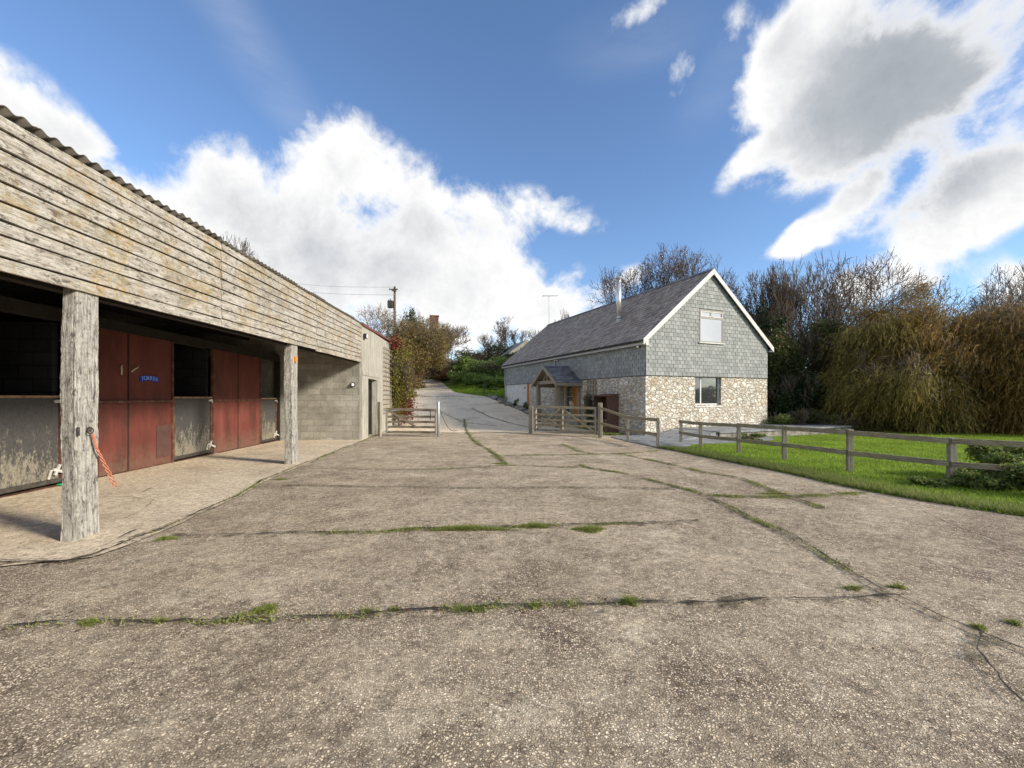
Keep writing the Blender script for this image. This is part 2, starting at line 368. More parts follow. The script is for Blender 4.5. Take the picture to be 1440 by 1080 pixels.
M['earth'] = simple('joint_soil', [(.035, .028, .02), (.07, .055, .04), (.10, .085, .06)], 14, rough=1, bmp=.8)
M['crack'] = simple('crack_soil', [(.03, .025, .02), (.06, .05, .04)], 20, rough=1, bmp=.8)  # dark soil filling the joints and cracks
def mat_dirt():
    n = new_mat('joint_dirt_fringe'); f = n.noise(n.co, 9, 9, .85); g = n.noise(n.co, 2.1, 4, .6)
    n.set(n.b.inputs['Base Color'], n.ramp(n.noise(n.co, 30, 4, .7), [(.3, (.05, .04, .025)), (.55, (.12, .10, .06)), (.75, (.16, .16, .06))])); n.b.inputs['Roughness'].default_value = 1
    tr = n.n.new('ShaderNodeBsdfTransparent'); mx = n.n.new('ShaderNodeMixShader'); n.set(mx.inputs[0], n.math('MULTIPLY', n.maprange(f, .50, .58, 0, .85, True), n.maprange(g, .4, .55, .25, 1)))
    n.l.new(tr.outputs[0], mx.inputs[1]); n.l.new(n.b.outputs[0], mx.inputs[2]); n.l.new(mx.outputs[0], n.out.inputs[0]); return n.m
M['dirt'] = mat_dirt()
M['paving'] = mat_block('grey_paving', (.17, .175, .18), (.24, .245, .25), (.31, .31, .31), .6, .6, .02, .45)
def mat_paving():
    n = new_mat('grey_paving_slabs')
    br = n.new('ShaderNodeTexBrick'); n.set(br.inputs['Vector'], n.mapping(n.co, rot=(0, 0, -.4))); br.inputs['Scale'].default_value = 1.0
    br.inputs['Brick Width'].default_value = .6; br.inputs['Row Height'].default_value = .6; br.inputs['Mortar Size'].default_value = .018
    br.inputs['Color1'].default_value = (.8, .8, .8, 1); br.inputs['Color2'].default_value = (1, 1, 1, 1); br.inputs['Mortar'].default_value = (.4, .38, .33, 1)
    c = n.ramp(n.noise(n.co, 2.2, 7, .7), [(.3, (.15, .15, .15)), (.5, (.24, .245, .25)), (.7, (.36, .365, .37))])
    c = n.mix(1.0, c, br.outputs['Color'], 'MULTIPLY')
    n.set(n.b.inputs['Base Color'], c); n.b.inputs['Roughness'].default_value = .8; bump(n, n.noise(n.co, 20, 5), .3, .01); return n.m
M['paving'] = mat_paving()
M['grass_base'] = simple('lawn_turf', [(.08, .13, .018), (.15, .23, .03), (.20, .29, .045)], 1.6, rough=.95, bmp=.9, bd=.04, fine=.45)
M['ground'] = simple('rough_ground', [(.05, .06, .02), (.08, .09, .035), (.12, .10, .05)], .8, rough=1, bmp=.8, bd=.05, fine=.4)
M['blade'] = leafmat('lawn_blade', [(.17, .27, .025), (.29, .44, .04), (.44, .54, .08)], trans=.4, var=.5)
M['blade_rough'] = leafmat('rough_grass_blade', [(.09, .15, .02), (.17, .26, .04), (.32, .34, .10), (.40, .35, .17)], trans=.35)
M['blade_joint'] = leafmat('joint_weed_blade', [(.12, .18, .03), (.22, .29, .05), (.36, .38, .11), (.42, .36, .17)], trans=.4, var=.15)
M['moss'] = simple('moss', [(.05, .05, .02), (.13, .14, .04), (.22, .21, .07)], 18, rough=1, bmp=1, bd=.02)
M['bark'] = simple('grey_brown_bark', [(.06, .045, .032), (.12, .095, .07), (.18, .15, .115)], 5, (3, 3, 1), rough=.95, bmp=.7)
M['twig'] = simple('brown_twigs', [(.06, .045, .035), (.105, .08, .062), (.15, .12, .095)], 1.5, rough=.9, bmp=0)
M['twig_pale'] = simple('pale_twigs', [(.12, .09, .06), (.20, .155, .11), (.26, .21, .15)], 1.5, rough=.9, bmp=0)
M['leaf_olive'] = leafmat('olive_leaf', [(.14, .11, .035), (.22, .175, .055), (.32, .25, .09), (.26, .16, .06)])
M['leaf_brown'] = leafmat('brown_leaf', [(.07, .035, .015), (.13, .065, .022), (.20, .10, .03), (.10, .08, .03)])
M['leaf_dark'] = leafmat('dark_evergreen_leaf', [(.012, .030, .012), (.025, .055, .016), (.045, .085, .022), (.07, .095, .03)], rough=.4)
M['leaf_ivy'] = leafmat('ivy_and_brown_leaf', [(.04, .07, .02), (.09, .12, .035), (.16, .12, .05), (.10, .15, .04)], rough=.45, var=.5)
M['leaf_willow'] = leafmat('olive_willow_leaf', [(.15, .13, .035), (.25, .20, .05), (.36, .28, .08), (.20, .19, .055)], trans=.45, var=.25)
M['leaf_rust'] = leafmat('rust_willow_leaf', [(.20, .11, .03), (.32, .18, .045), (.42, .25, .07), (.28, .19, .05)])
M['leaf_mix'] = leafmat('olive_and_rust_willow_leaf', [(.15, .11, .03), (.26, .18, .045), (.38, .20, .06), (.44, .31, .10), (.24, .19, .05)], trans=.45, var=.4)
M['leaf_green'] = leafmat('hedge_green_leaf', [(.08, .13, .03), (.15, .25, .05), (.24, .34, .08), (.34, .35, .14)])
M['leaf_yellow'] = leafmat('yellow_green_leaf', [(.09, .11, .02), (.20, .20, .035), (.30, .26, .06), (.17, .11, .04)])
M['leaf_red'] = leafmat('crimson_leaf', [(.10, .012, .016), (.20, .025, .03), (.28, .05, .05)])
M['leaf_bramble'] = leafmat('bramble_leaf', [(.08, .12, .03), (.15, .22, .05), (.24, .30, .08), (.33, .31, .12)], rough=.5, var=.2, trans=.45)
M['brick'] = mat_block('red_brick', (.16, .07, .05), (.20, .09, .07), (.24, .12, .09), .22, .075, .01, .7)
def mat_glass(name, tint, metal, rough=.03):
    n = new_mat(name); n.b.inputs['Base Color'].default_value = tuple(tint) + (1,); n.b.inputs['Metallic'].default_value = metal
    n.b.inputs['Roughness'].default_value = rough; n.b.inputs['Specular IOR Level'].default_value = .8
    bump(n, n.noise(n.co, 1.5, 2), .05, .01); return n.m
M['mirror'] = mat_glass('reflective_glass', (.80, .82, .83), 1.0)
M['glass'] = mat_glass('dark_window_glass', (.22, .24, .24), .85)
M['blue'] = simple('blue_sign_enamel', [(.01, .03, .42), (.015, .05, .55)], 3, rough=.4, bmp=0)
M['lightblue'] = simple('light_blue_letters', [(.22, .40, .85), (.3, .5, .95)], 3, rough=.5, bmp=0)
M['chalk'] = simple('bone_white', [(.6, .55, .42), (.72, .66, .52)], 9, rough=.7, bmp=0)
M['orangemark'] = simple('orange_paint', [(.55, .15, .02), (.75, .26, .05)], 14, rough=.7)
M['green'] = simple('green_plastic', [(.01, .25, .09), (.02, .35, .14)], 3, rough=.5, bmp=0)
M['log'] = simple('cut_logs', [(.12, .07, .04), (.30, .20, .12), (.42, .31, .2)], 4, rough=.9)
M['rock'] = simple('garden_rock', [(.10, .09, .075), (.22, .20, .17), (.36, .34, .30)], 5, rough=.95, bmp=.8, bd=.03)

# ------------------------------------------------------------------ camera, light, world
cam = bpy.data.cameras.new('camera'); co = bpy.data.objects.new('camera', cam); COL.objects.link(co)
co.location = (0, 0, CAMZ); co.rotation_euler = (math.radians(90), 0, 0)
cam.sensor_width = 36; cam.lens = F_PX / 1440 * 36; cam.shift_y = (HOR - 540) / 1440; cam.clip_end = 2000; cam.clip_start = .05
S.camera = co
S.cycles.max_bounces = 6; S.cycles.diffuse_bounces = 3; S.cycles.glossy_bounces = 3; S.cycles.transmission_bounces = 3
SUN_AZ = math.atan2(.92, -.39)   # clockwise from +Y
SUN_EL = math.radians(24)
sd = np.array([math.sin(SUN_AZ) * math.cos(SUN_EL), math.cos(SUN_AZ) * math.cos(SUN_EL), math.sin(SUN_EL)])
sl = bpy.data.lights.new('sun', 'SUN'); so = bpy.data.objects.new('sun', sl); COL.objects.link(so)
from mathutils import Vector
so.rotation_euler = Vector(sd).to_track_quat('Z', 'Y').to_euler(); so.location = tuple(sd * 60)
sl.energy = 3.4; sl.angle = math.radians(9); sl.color = (1.0, .92, .79)

W = bpy.data.worlds.new('World'); S.world = W; W.use_nodes = True
n = NT(W.node_tree); n.n.clear()
wo = n.n.new('ShaderNodeOutputWorld'); bg = n.n.new('ShaderNodeBackground'); n.l.new(bg.outputs[0], wo.inputs[0])
sky = n.n.new('ShaderNodeTexSky'); sky.sky_type = 'NISHITA'; sky.sun_disc = False
sky.sun_elevation = SUN_EL; sky.sun_rotation = SUN_AZ; sky.air_density = 1.0; sky.dust_density = .3; sky.ozone_density = 2.5
dirv = n.new('ShaderNodeTexCoord').outputs['Generated']
sx = n.new('ShaderNodeSeparateXYZ'); n.set(sx.inputs[0], dirv)
az = n.math('ARCTAN2', sx.outputs[0], sx.outputs[1]); el = n.math('ARCSINE', sx.outputs[2])
ae = n.new('ShaderNodeCombineXYZ'); n.set(ae.inputs[0], az); n.set(ae.inputs[1], el)
def aeof(px, py):
    a = math.atan((px - 720) / F_PX); return a, math.atan((HOR - py) / F_PX * math.cos(a))
def blobs(lst):
    tot = None
    for cx, cy, rx, ry, rot, wgt in lst:
        a, e = aeof(cx, cy); kx = math.cos(a) ** 2 / F_PX; ky = math.cos(a) * math.cos(e) ** 2 / F_PX
        m = n.mapping(ae, (rx * kx, ry * ky, 1), (0, 0, math.radians(rot)), (a, e, 0), 'TEXTURE')
        L = n.new('ShaderNodeVectorMath', _operation='LENGTH'); n.set(L.inputs[0], m)
        f = n.maprange(L.outputs['Value'], 1.25, 0.0, 0, wgt, True)
        tot = f if tot is None else n.math('ADD', tot, f)
    return tot
CL = [(30,150,130,75,-15,1.0),(120,210,110,45,-20,.9),(235,280,80,32,-12,.8),(160,300,110,50,0,.6),
      (300,235,85,75,0,1.2),(350,300,150,80,0,.9),(440,240,110,85,0,1.1),(500,200,90,60,-20,.9),(400,340,230,80,0,1.1),(600,290,150,75,-15,1.1),(740,300,110,48,-6,1.0),
      (810,318,50,22,-8,.6),(580,390,260,80,0,1.2),(700,420,170,70,0,1.1),(800,430,90,40,0,.6),(600,480,260,60,0,.7),(360,420,120,60,0,.7),
      (870,395,60,24,12,.6),
      (1130,60,120,85,35,1.1),(1090,120,85,60,55,.9),(1210,130,120,80,20,.9),(1260,240,110,50,20,.6),(1330,90,300,150,8,1.15),(1150,80,170,95,15,.8),(1060,60,60,60,30,.6),(1050,225,60,26,28,.8),(1130,230,80,60,30,.7),(1420,260,120,60,0,.6),(1130,322,70,20,25,.7),(1210,270,60,22,35,.6),(1340,350,90,18,10,.6),(1240,150,160,70,15,1.1),(1090,205,115,38,32,1.0),(1200,200,80,50,20,.5),
      (955,95,34,46,10,1.0),(905,15,75,34,10,.8),(1020,40,50,40,30,.5),(1165,315,110,34,28,1.0),(1290,290,130,50,20,1.0),(1390,240,130,60,10,1.0),(1340,320,140,32,14,1.0),(1430,290,80,40,10,.8),
      (1110,350,60,18,10,.7),(1230,400,170,40,4,.8),(1430,410,80,50,0,.7)]
dens = blobs(CL)
for a_, e_, ra, re in ((1.88, .20, .6, .30), (-1.9, .3, .6, .3), (3.0, .25, .5, .25)):
    m_ = n.mapping(ae, (ra, re, 1), (0, 0, 0), (a_, e_, 0), 'TEXTURE'); L_ = n.new('ShaderNodeVectorMath', _operation='LENGTH'); n.set(L_.inputs[0], m_)
    dens = n.math('ADD', dens, n.maprange(L_.outputs['Value'], 1.25, 0, 0, 1.3, True))
vw = n.new('ShaderNodeTexNoise', Scale=3.0, Detail=3.0); n.set(vw.inputs['Vector'], dirv)
wv = n.new('ShaderNodeVectorMath', _operation='MULTIPLY_ADD'); n.set(wv.inputs[0], vw.outputs['Color']); wv.inputs[1].default_value = (.12, .12, .12); n.set(wv.inputs[2], dirv)
n1 = n.noise(wv.outputs[0], 5.5, 10, .62, .15); n2 = n.noise(wv.outputs[0], 17, 8, .6)
nn = n.math('ADD', n.math('MULTIPLY', n.math('SUBTRACT', n1, .5), 3.8), n.math('MULTIPLY', n.math('SUBTRACT', n2, .5), 1.4))
# outside the framed part of the sky: loose broken cloud
fr = n.math('MAXIMUM', n.maprange(n.math('ABSOLUTE', az), .92, 1.15), n.maprange(el, .80, .95))
gen = n.math('MULTIPLY', n.maprange(n.noise(dirv, 2.2, 3, .5), .42, .62, 0, .9), fr)
base_ = n.math('ADD', dens, gen); d = n.math('ADD', base_, n.math('MULTIPLY', nn, n.maprange(base_, .0, .45, .12, 1.0)))
mask = n.maprange(d, .18, 1.1, 0, 1, True)
thick = n.maprange(d, .5, 1.6, 0, 1, True)
dark = blobs([(1350,110,360,190,5,.80),(1200,70,200,140,25,.30),(1400,240,200,90,8,.25),(430,330,220,90,0,.34),(560,420,220,70,0,.28),(640,320,130,40,0,.22),(100,190,110,60,0,.15),(1290,290,110,40,10,.2),(1100,50,70,50,40,.22)])
dk = n.math('MULTIPLY', n.math('ADD', dark, n.math('MULTIPLY', n.math('SUBTRACT', n.noise(wv.outputs[0], 6.0, 8, .65), .5), 1.1)), thick, clamp=True)
K = 6.1
ccol = n.ramp(dk, [(0, (.985, .98, .97)), (.25, (.76, .77, .785)), (.6, (.46, .49, .53)), (1, (.33, .36, .40))])
wisp = n.math('MULTIPLY', blobs([(365,85,200,60,-40,.38),(890,60,120,60,0,.25),(1010,120,80,60,30,.2)]), n.maprange(n.noise(n.mapping(ae, (3, 14, 1), (0, 0, math.radians(38))), 1.0, 5, .6), .3, .8, .2, 1))
skyc = n.mix(1.0, sky.outputs[0], (1.0, 1.09, 1.22, 1), 'MULTIPLY')
cs = n.new('ShaderNodeVectorMath', _operation='SCALE'); n.set(cs.inputs[0], ccol); cs.inputs['Scale'].default_value = K
allm = n.math('MAXIMUM', mask, n.math('MULTIPLY', wisp, .6), clamp=True)
fin = n.mix(allm, skyc, cs.outputs[0])
n.set(bg.inputs[0], fin); bg.inputs[1].default_value = .1
S.view_settings.view_transform = 'Standard'; S.view_settings.look = 'None'; S.view_settings.exposure = 0.82; S.view_settings.gamma = 1

# ------------------------------------------------------------------ ground sheets
gx = np.unique(np.concatenate([np.linspace(-400, -40, 19), np.arange(-40, 46, 1.0), np.linspace(46, 400, 19)]))
gy = np.unique(np.concatenate([np.linspace(-300, -8, 15), np.arange(-8, 66, 1.0), np.linspace(66, 500, 22)]))
GX, GY = np.meshgrid(gx, gy); V = np.stack([GX, GY, zg(GX, GY)], -1).reshape(-1, 3)
i, j = np.meshgrid(np.arange(len(gy)-1), np.arange(len(gx)-1), indexing='ij'); b = (i * len(gx) + j).ravel()
struct(mesh_np('ground', V, np.stack([b, b+1, b+1+len(gx), b+len(gx)], 1), M['ground'], smooth=True))
SHX0, SHA = -4.016, math.atan(.101)
def shx(y): return SHX0 - .101 * y
joint_px = [(-60, 800), (0, 798), (100, 796), (150, 785), (215, 757), (245, 745), (290, 722), (340, 700), (372, 680), (430, 655), (480, 635), (515, 620), (538, 608)]
JW = [G(*q) for q in joint_px]
jy = [q[1] for q in JW]; jx = [q[0] for q in JW]
def porch_edge(y):
    if y < jy[0]: return jx[0] - .9 * (jy[0] - y) * .0 + 0.0
    return float(np.interp(y, jy, jx))
sheet('concrete_yard', np.unique(np.concatenate([np.arange(-6, 19.4, .35), np.linspace(2.5, 17.5, 60)])), lambda y: porch_edge(y) if y > jy[0] else -4.2 - (jy[0] - y) * 3, XR, 22, .03, M['concrete'])
sheet('porch_floor', np.arange(-6, 19.45, .35), lambda y: -14.0, lambda y: porch_edge(y) if y > jy[0] else -4.2 - (jy[0] - y) * 3, 12, .036, M['concrete_s'])
sheet('drive', np.arange(18.9, 54, .4), lambda y: XL(max(y, 22)) if y > 19.6 else -6.2, XR, 16, .034, M['concrete_d'])
sheet('lawn', np.arange(-4, 24, .4), XR, lambda y: 46.0, 90, .03, M['grass_base'])
sheet('grass_bank', np.arange(34.2, 50, .4), XR, lambda y: 12.0, 30, .03, M['grass_base'])
def path_r(y): return float(np.interp(y, [11.9, 12.3, 12.8, 13.5, 14, 15, 17.1, 17.3], [4.75, 4.9, 5.4, 5.9, 7.4, 9.5, 10.5, 10.6]))
sheet('paved_path', np.arange(12.0, 17.6, .25), lambda y: XR(y) - .02, path_r, 14, .05, M['paving'])

# joints and cracks: dirt-filled lines lying on the slabs
def ribbon(pts_px, w, off=.042, jit=.35, step=.07, wand=.014):
    W3 = [np.array(G(*q)[:2]) for q in pts_px]; out = []
    for a, b2 in zip(W3[:-1], W3[1:]):
        m = max(2, int(np.linalg.norm(b2 - a) / step))
        for k in range(m): out.append(a + (b2 - a) * k / m)
    out.append(W3[-1]); out = np.array(out)
    drift = np.cumsum(NR.normal(0, wand, (len(out), 2)), 0); drift -= np.linspace(0, 1, len(out))[:, None] * drift[-1]
    out = out + drift * .6
    d = np.gradient(out, axis=0); d /= np.linalg.norm(d, axis=1)[:, None] + 1e-9; nn_ = np.stack([-d[:, 1], d[:, 0]], 1)
    ww = w / 2 * (1 + NR.uniform(-jit, jit, len(out))) * (0.6 + .6 * np.abs(np.sin(np.arange(len(out)) * .13 + R.random() * 6)))
    L = out + nn_ * ww[:, None]; Q = out - nn_ * ww[:, None]
    V = np.concatenate([np.c_[L, zg(L[:, 0], L[:, 1]) + off], np.c_[Q, zg(Q[:, 0], Q[:, 1]) + off]]); m = len(out)
    k = np.arange(m - 1); return V, np.stack([k + m, k + m + 1, k + 1, k], 1), out
J = {
 'porch': (joint_px, .030), 
 'front': ([(0,893),(60,888),(115,887),(225,884),(345,878),(460,873),(560,866),(650,865),(760,862),(870,858),(960,856),(1100,850),(1230,847),(1262,846)], .022),
 'second': ([(245,758),(320,760),(420,757),(520,757),(600,752),(700,748),(800,744),(900,740),(990,736)], .028),
 'third': ([(400,686),(480,687),(640,689),(760,689),(880,690),(950,691)], .022),
 'fourth': ([(480,662),(560,663),(640,662),(712,657),(800,660),(834,661)], .03),
 'long': ([(816,656),(830,660),(870,666),(920,678),(975,693),(1050,726),(1120,757),(1190,800),(1260,843),(1330,878),(1375,900),(1440,925),(1500,950)], .022),
 'right': ([(870,640),(930,652),(985,665),(1040,675),(1075,688),(1110,702),(1160,720)], .03),
 'rj': ([(1000,700),(1060,703),(1110,702),(1160,700),(1222,697)], .03),
 'centre': ([(652,590),(655,604),(665,620),(690,640),(714,657)], .07),
 'cross': ([(692,643),(740,642),(800,641),(870,640),(925,636)], .04),
 'b': ([(655,612),(680,610),(735,608),(800,606),(845,618)], .04),
 'c': ([(790,626),(815,636),(835,641)], .05),
 'd': ([(1376,902),(1370,925),(1384,945),(1400,970),(1440,1005)], .018),
 'e': ([(1190,843),(1225,832),(1240,840)], .012),
 'f': ([(142,703),(180,704),(217,708),(206,718)], .016), 
 'g': ([(230,660),(285,656),(370,653)], .012), 
 'h': ([(300,667),(345,660),(385,651),(410,648)], .02), 'i': ([(200,697),(215,690)], .02),
 'k': ([(570,556),(600,558),(650,559),(700,560)], .16), 'l': ([(664,575),(690,588),(748,603),(790,612)], .08), 'm': ([(620,580),(650,595),(700,600)], .05),
 'o': ([(1290,722),(1345,748),(1440,783)], .012), 'p': ([(165,765),(193,752)], .03), 'q': ([(575,549),(610,549),(632,550)], .12),
 'r': ([(0,798),(50,797),(110,795)], .012), 'u': ([(555,612),(590,614),(625,613)], .05), 'v': ([(925,648),(990,690)], .008),
 'w': ([(1262,846),(1285,850),(1310,860)], .012),
}
LINES = {}; nj = 0
for k_, (pp, w) in J.items():
    V, Fq, line = ribbon(pp, w * .62, off=.050 + .0005 * len(LINES), jit=.75); LINES[k_] = line
    if k_ in ('porch', 'front', 'second', 'third', 'fourth', 'long', 'right', 'rj', 'centre', 'cross', 'b', 'c', 'd'):
        st_ = NR.bit_generator.state; d_ = np.gradient(line, axis=0); d_ /= np.linalg.norm(d_, axis=1)[:, None] + 1e-9; q_ = np.stack([-d_[:, 1], d_[:, 0]], 1); kx = np.arange(len(line)); wv2 = (.05 + .05 * np.abs(np.sin(kx * .21 + nj)) * np.abs(np.sin(kx * .057 + 2 * nj)))[:, None]
        a2 = line + q_ * wv2; b2 = line - q_ * wv2 * 1.2; m2 = len(line); V2 = np.concatenate([np.c_[a2, zg(a2[:, 0], a2[:, 1]) + .041 + .0006 * nj], np.c_[b2, zg(b2[:, 0], b2[:, 1]) + .041 + .0006 * nj]]); kk2 = np.arange(m2 - 1)
        struct(mesh_np('joint_dirt', V2, np.stack([kk2 + m2, kk2 + m2 + 1, kk2 + 1, kk2], 1), M['dirt'])); nj += 1
    struct(mesh_np('slab_joint', V, Fq, M['moss' if k_ in ('centre', 'cross', 'c', 'l', 'm', 'b') else 'crack']))

# ------------------------------------------------------------------ grass blades
def blades(pts, h, w, mat, name, lean=.4, parent=None):
    m = len(pts); a = NR.uniform(0, 2 * math.pi, m); hh = h * NR.uniform(.45, 1.25, m) if np.isscalar(h) else h * NR.uniform(.5, 1.2, m)
    ww = w * NR.uniform(.6, 1.4, m); d = np.stack([np.cos(a), np.sin(a), 0 * a], 1); l = NR.normal(0, lean, (m, 2)) * hh[:, None]
    p0 = pts - d * ww[:, None] / 2; p1 = pts + d * ww[:, None] / 2; tip = pts + np.c_[l, hh]
    V = np.stack([p0, p1, tip], 1).reshape(-1, 3)
    return mesh_np(name, V, np.arange(3 * m).reshape(-1, 3), mat, parent)
PATIO = None
def lawn_pts(m, x0, x1, y0, y1):
    x = NR.uniform(x0, x1, m); y = y0 + (y1 - y0) * NR.uniform(0, 1, m) ** 1.2
    # clumped edge that creeps over the slabs
    edge = XR(y) - .05 + .09 * np.sin(y * 5) * np.sin(y * 1.7 + 1)
    ok = x > edge
    pr = np.interp(y, [11.9, 12.3, 12.8, 13.5, 14, 15, 17.1, 17.3], [4.75, 4.9, 5.4, 5.9, 7.4, 9.5, 10.5, 10.6])
    ok &= ~((y > 11.9) & (y < 17.5) & (x < pr))
    c, s_ = .9205, .3907; lx = (x - 5.46) * c + (y - 17) * s_; ly = -(x - 5.46) * s_ + (y - 17) * c
    ok &= ~((ly > -2.6) & (ly < 16) & (lx > -1) & (lx < 11))
    x, y = x[ok], y[ok]; return np.c_[x, y, zg(x, y) + .028]
p = lawn_pts(330000, 4.3, 24, 5, 20.5)
struct(tag(blades(p, .055, .014, M['blade'], 'lawn_grass', .45), 'short bright green mown grass covering the lawn', 'grass'), 'stuff')
y = NR.uniform(4.2, 12.6, 26000); x = XR(y) + np.abs(NR.normal(0, .30, len(y))) - .04; p = np.c_[x, y, zg(x, y) + .028]
struct(tag(blades(p, .10, .010, M['blade_rough'], 'verge_grass', .5), 'longer tufty grass along the verge between the concrete and the rail fence', 'grass'), 'stuff')
y = NR.uniform(34.3, 44, 40000); x = XR(y) + NR.uniform(0, 7.5, len(y)); p = np.c_[x, y, zg(x, y) + .028]
struct(tag(blades(p, .12, .03, M['blade'], 'bank_grass', .5), 'bright grass on the bank to the right of the drive', 'grass'), 'stuff')
def litter(m, name, mat, label, size, fn):
    q = fn(m); a = NR.uniform(0, 6.28, len(q)); s_ = size * NR.uniform(.5, 1.3, len(q)); u = np.c_[np.cos(a), np.sin(a), NR.uniform(-.15, .15, len(q))] * s_[:, None]; w = np.c_[-np.sin(a), np.cos(a), NR.uniform(-.3, .3, len(q))] * s_[:, None] * .55
    V = np.stack([q - u, q + w, q + u, q - w], 1).reshape(-1, 3); V[:, 2] += .006
    return struct(tag(mesh_np(name, V, np.arange(len(V)).reshape(-1, 4), M[mat]), label, 'leaves'), 'stuff')
def lf(m):
    y = NR.uniform(5, 19, m); x = XR(y) + NR.uniform(-.1, 12, m); x2 = XR(y[:m // 3]) + np.abs(NR.normal(0, .5, m // 3)) * NR.choice([-1, 1], m // 3, p=[.35, .65]); x[:m // 3] = x2
    return np.c_[x, y, zg(x, y) + .05]
litter(1500, 'fallen_leaves', 'leaf_brown', 'brown fallen leaves scattered over the lawn edge', .028, lf)
def gl(m):
    k = [LINES[q] for q in ('porch', 'front', 'second', 'third', 'long', 'right')]; o = []
    for L in k: t = NR.integers(0, len(L), m // 6); o.append(L[t] + NR.normal(0, .07, (m // 6, 2)))
    o = np.concatenate(o + [np.c_[NR.uniform(-6, 5, 260), NR.uniform(2, 14, 260)]]); o = o[(o[:, 0] < XR(o[:, 1]))]
    return np.c_[o, zg(o[:, 0], o[:, 1]) + .045]
litter(900, 'yard_debris', 'leaf_brown', 'small dead leaves and bits caught along the slab joints', .013, gl)
# weeds in the joints
pts = []
for k_, (dn, t0, t1, sig) in {'second': (1600, .20, .86, .03), 'front': (1100, .02, .68, .025), 'porch': (1300, .1, .98, .03), 'centre': (2600, 0, 1, .06), 'cross': (1200, 0, 1, .05), 'right': (2000, 0, 1, .04),
                          'long': (2200, .0, .85, .03), 'rj': (1800, 0, 1, .05), 'c': (800, 0, 1, .07), 'b': (700, 0, 1, .06), 'fourth': (600, .3, .95, .04), 'third': (200, 0, 1, .02), 'l': (400, 0, 1, .07), 'm': (500, .2, 1, .08), 'u': (150, 0, 1, .05)}.items():
    L = LINES[k_]; t = NR.uniform(t0, t1, dn * 2)
    dens_ = .5 + .5 * np.sin(t * 37 + len(k_) * 3) * np.sin(t * 13 + 2); t = t[NR.uniform(0, 1, len(t)) < dens_ ** 2 * 1.3]
    q = L[(t * (len(L) - 1)).astype(int)] + NR.normal(0, sig, (len(t), 2)); pts.append(np.c_[q, zg(q[:, 0], q[:, 1]) + .036])
pts = np.concatenate(pts)
struct(tag(blades(pts, .03, .010, M['blade_joint'], 'joint_weeds', .8), 'low weeds and grass growing along the slab joints', 'weeds'), 'stuff')
def tuft(px, py, rx, ry, h, nb, label, mat='blade_joint', pile=.015):
    X, Y, Z = G(px, py); o = empty('weed_tuft', (X, Y, Z + .034), 0, label, 'weeds', 'weed tufts in the slab joints')
    r = np.sqrt(NR.uniform(0, 1, nb)); a = NR.uniform(0, 6.283, nb); wob = .85 + .35 * np.sin(a * 3 + px) + .2 * np.sin(a * 7 + px * 2) + .25 * NR.normal(0, 1, nb)
    q = np.c_[r * wob * np.cos(a) * rx, r * wob * np.sin(a) * ry, 0 * r]
    bo = blades(q, h * (1.2 - r * .8), .007, M[mat], 'blades', .9, o)
    mb = MB(); rows = 9
    for i_ in range(rows + 1):
        for k in range(16):
            t = 2 * math.pi * k / 16; rr = i_ / rows; wb = .62 + .3 * math.sin(t * 3 + px) + .2 * math.sin(t * 7 + px * 2)
            mb.v.append((rr * wb * math.cos(t) * rx, rr * wb * math.sin(t) * ry, pile * (1 - rr ** 2) * R.uniform(.5, 1.2) - .001))
    mb.f = [(i_*16+k, i_*16+(k+1) % 16, i_*16+16+(k+1) % 16, i_*16+16+k) for i_ in range(rows) for k in range(16)]
    mb.build('moss_mat', M['moss'], o, True)
tuft(374, 867, .085, .06, .03, 900, 'rounded green and yellow tuft on the front slab joint, left of the middle')
tuft(656, 749, .42, .06, .05, 3600, 'long green strip of weeds on the second slab joint')
tuft(752, 745, .17, .055, .05, 1700, 'green strip of weeds just right of the long strip on the second joint')
tuft(829, 750, .16, .08, .045, 1900, 'bright green clump bulging in front of the second joint')
tuft(884, 857, .05, .04, .05, 700, 'yellow-green grass tuft at the right of the front joint', 'blade_rough')
tuft(664, 866, .09, .03, .03, 500, 'flat straggling tuft in the middle of the front joint', 'blade_rough')
tuft(753, 862, .04, .025, .03, 260, 'small upright tuft right of the flat straggling one on the front joint')
tuft(555, 867, .03, .02, .03, 200, 'tiny dark green tuft left of centre on the front joint')
tuft(516, 870, .03, .02, .03, 200, 'tiny pale green tuft second from the round tuft on the front joint')
tuft(234, 763, .10, .05, .03, 800, 'green tuft where the porch slab joint meets the second joint')
tuft(125, 887, .06, .03, .03, 400, 'green tuft at the far left end of the front joint')
tuft(226, 884, .05, .02, .03, 250, 'thin green tuft between the left end of the front joint and the round tuft')
tuft(396, 677, .13, .06, .03, 600, 'brownish dry tuft on the porch joint near the second wooden post', 'blade_rough')
tuft(1200, 836, .07, .03, .03, 350, 'small green tuft beside the long right-hand joint')
tuft(1262, 833, .06, .03, .03, 300, 'thin yellow-green tuft lying on the long right-hand joint')
tuft(1377, 891, .035, .03, .03, 300, 'small round green tuft near the right edge on the long joint')
tuft(1427, 887, .03, .03, .03, 200, 'tiny green tuft by itself close to the right edge of the yard')
tuft(1088, 698, .25, .06, .03, 900, 'broad green tuft where the two right-hand joints cross')
tuft(704, 654, .22, .08, .03, 800, 'green mossy patch at the foot of the middle grass line')

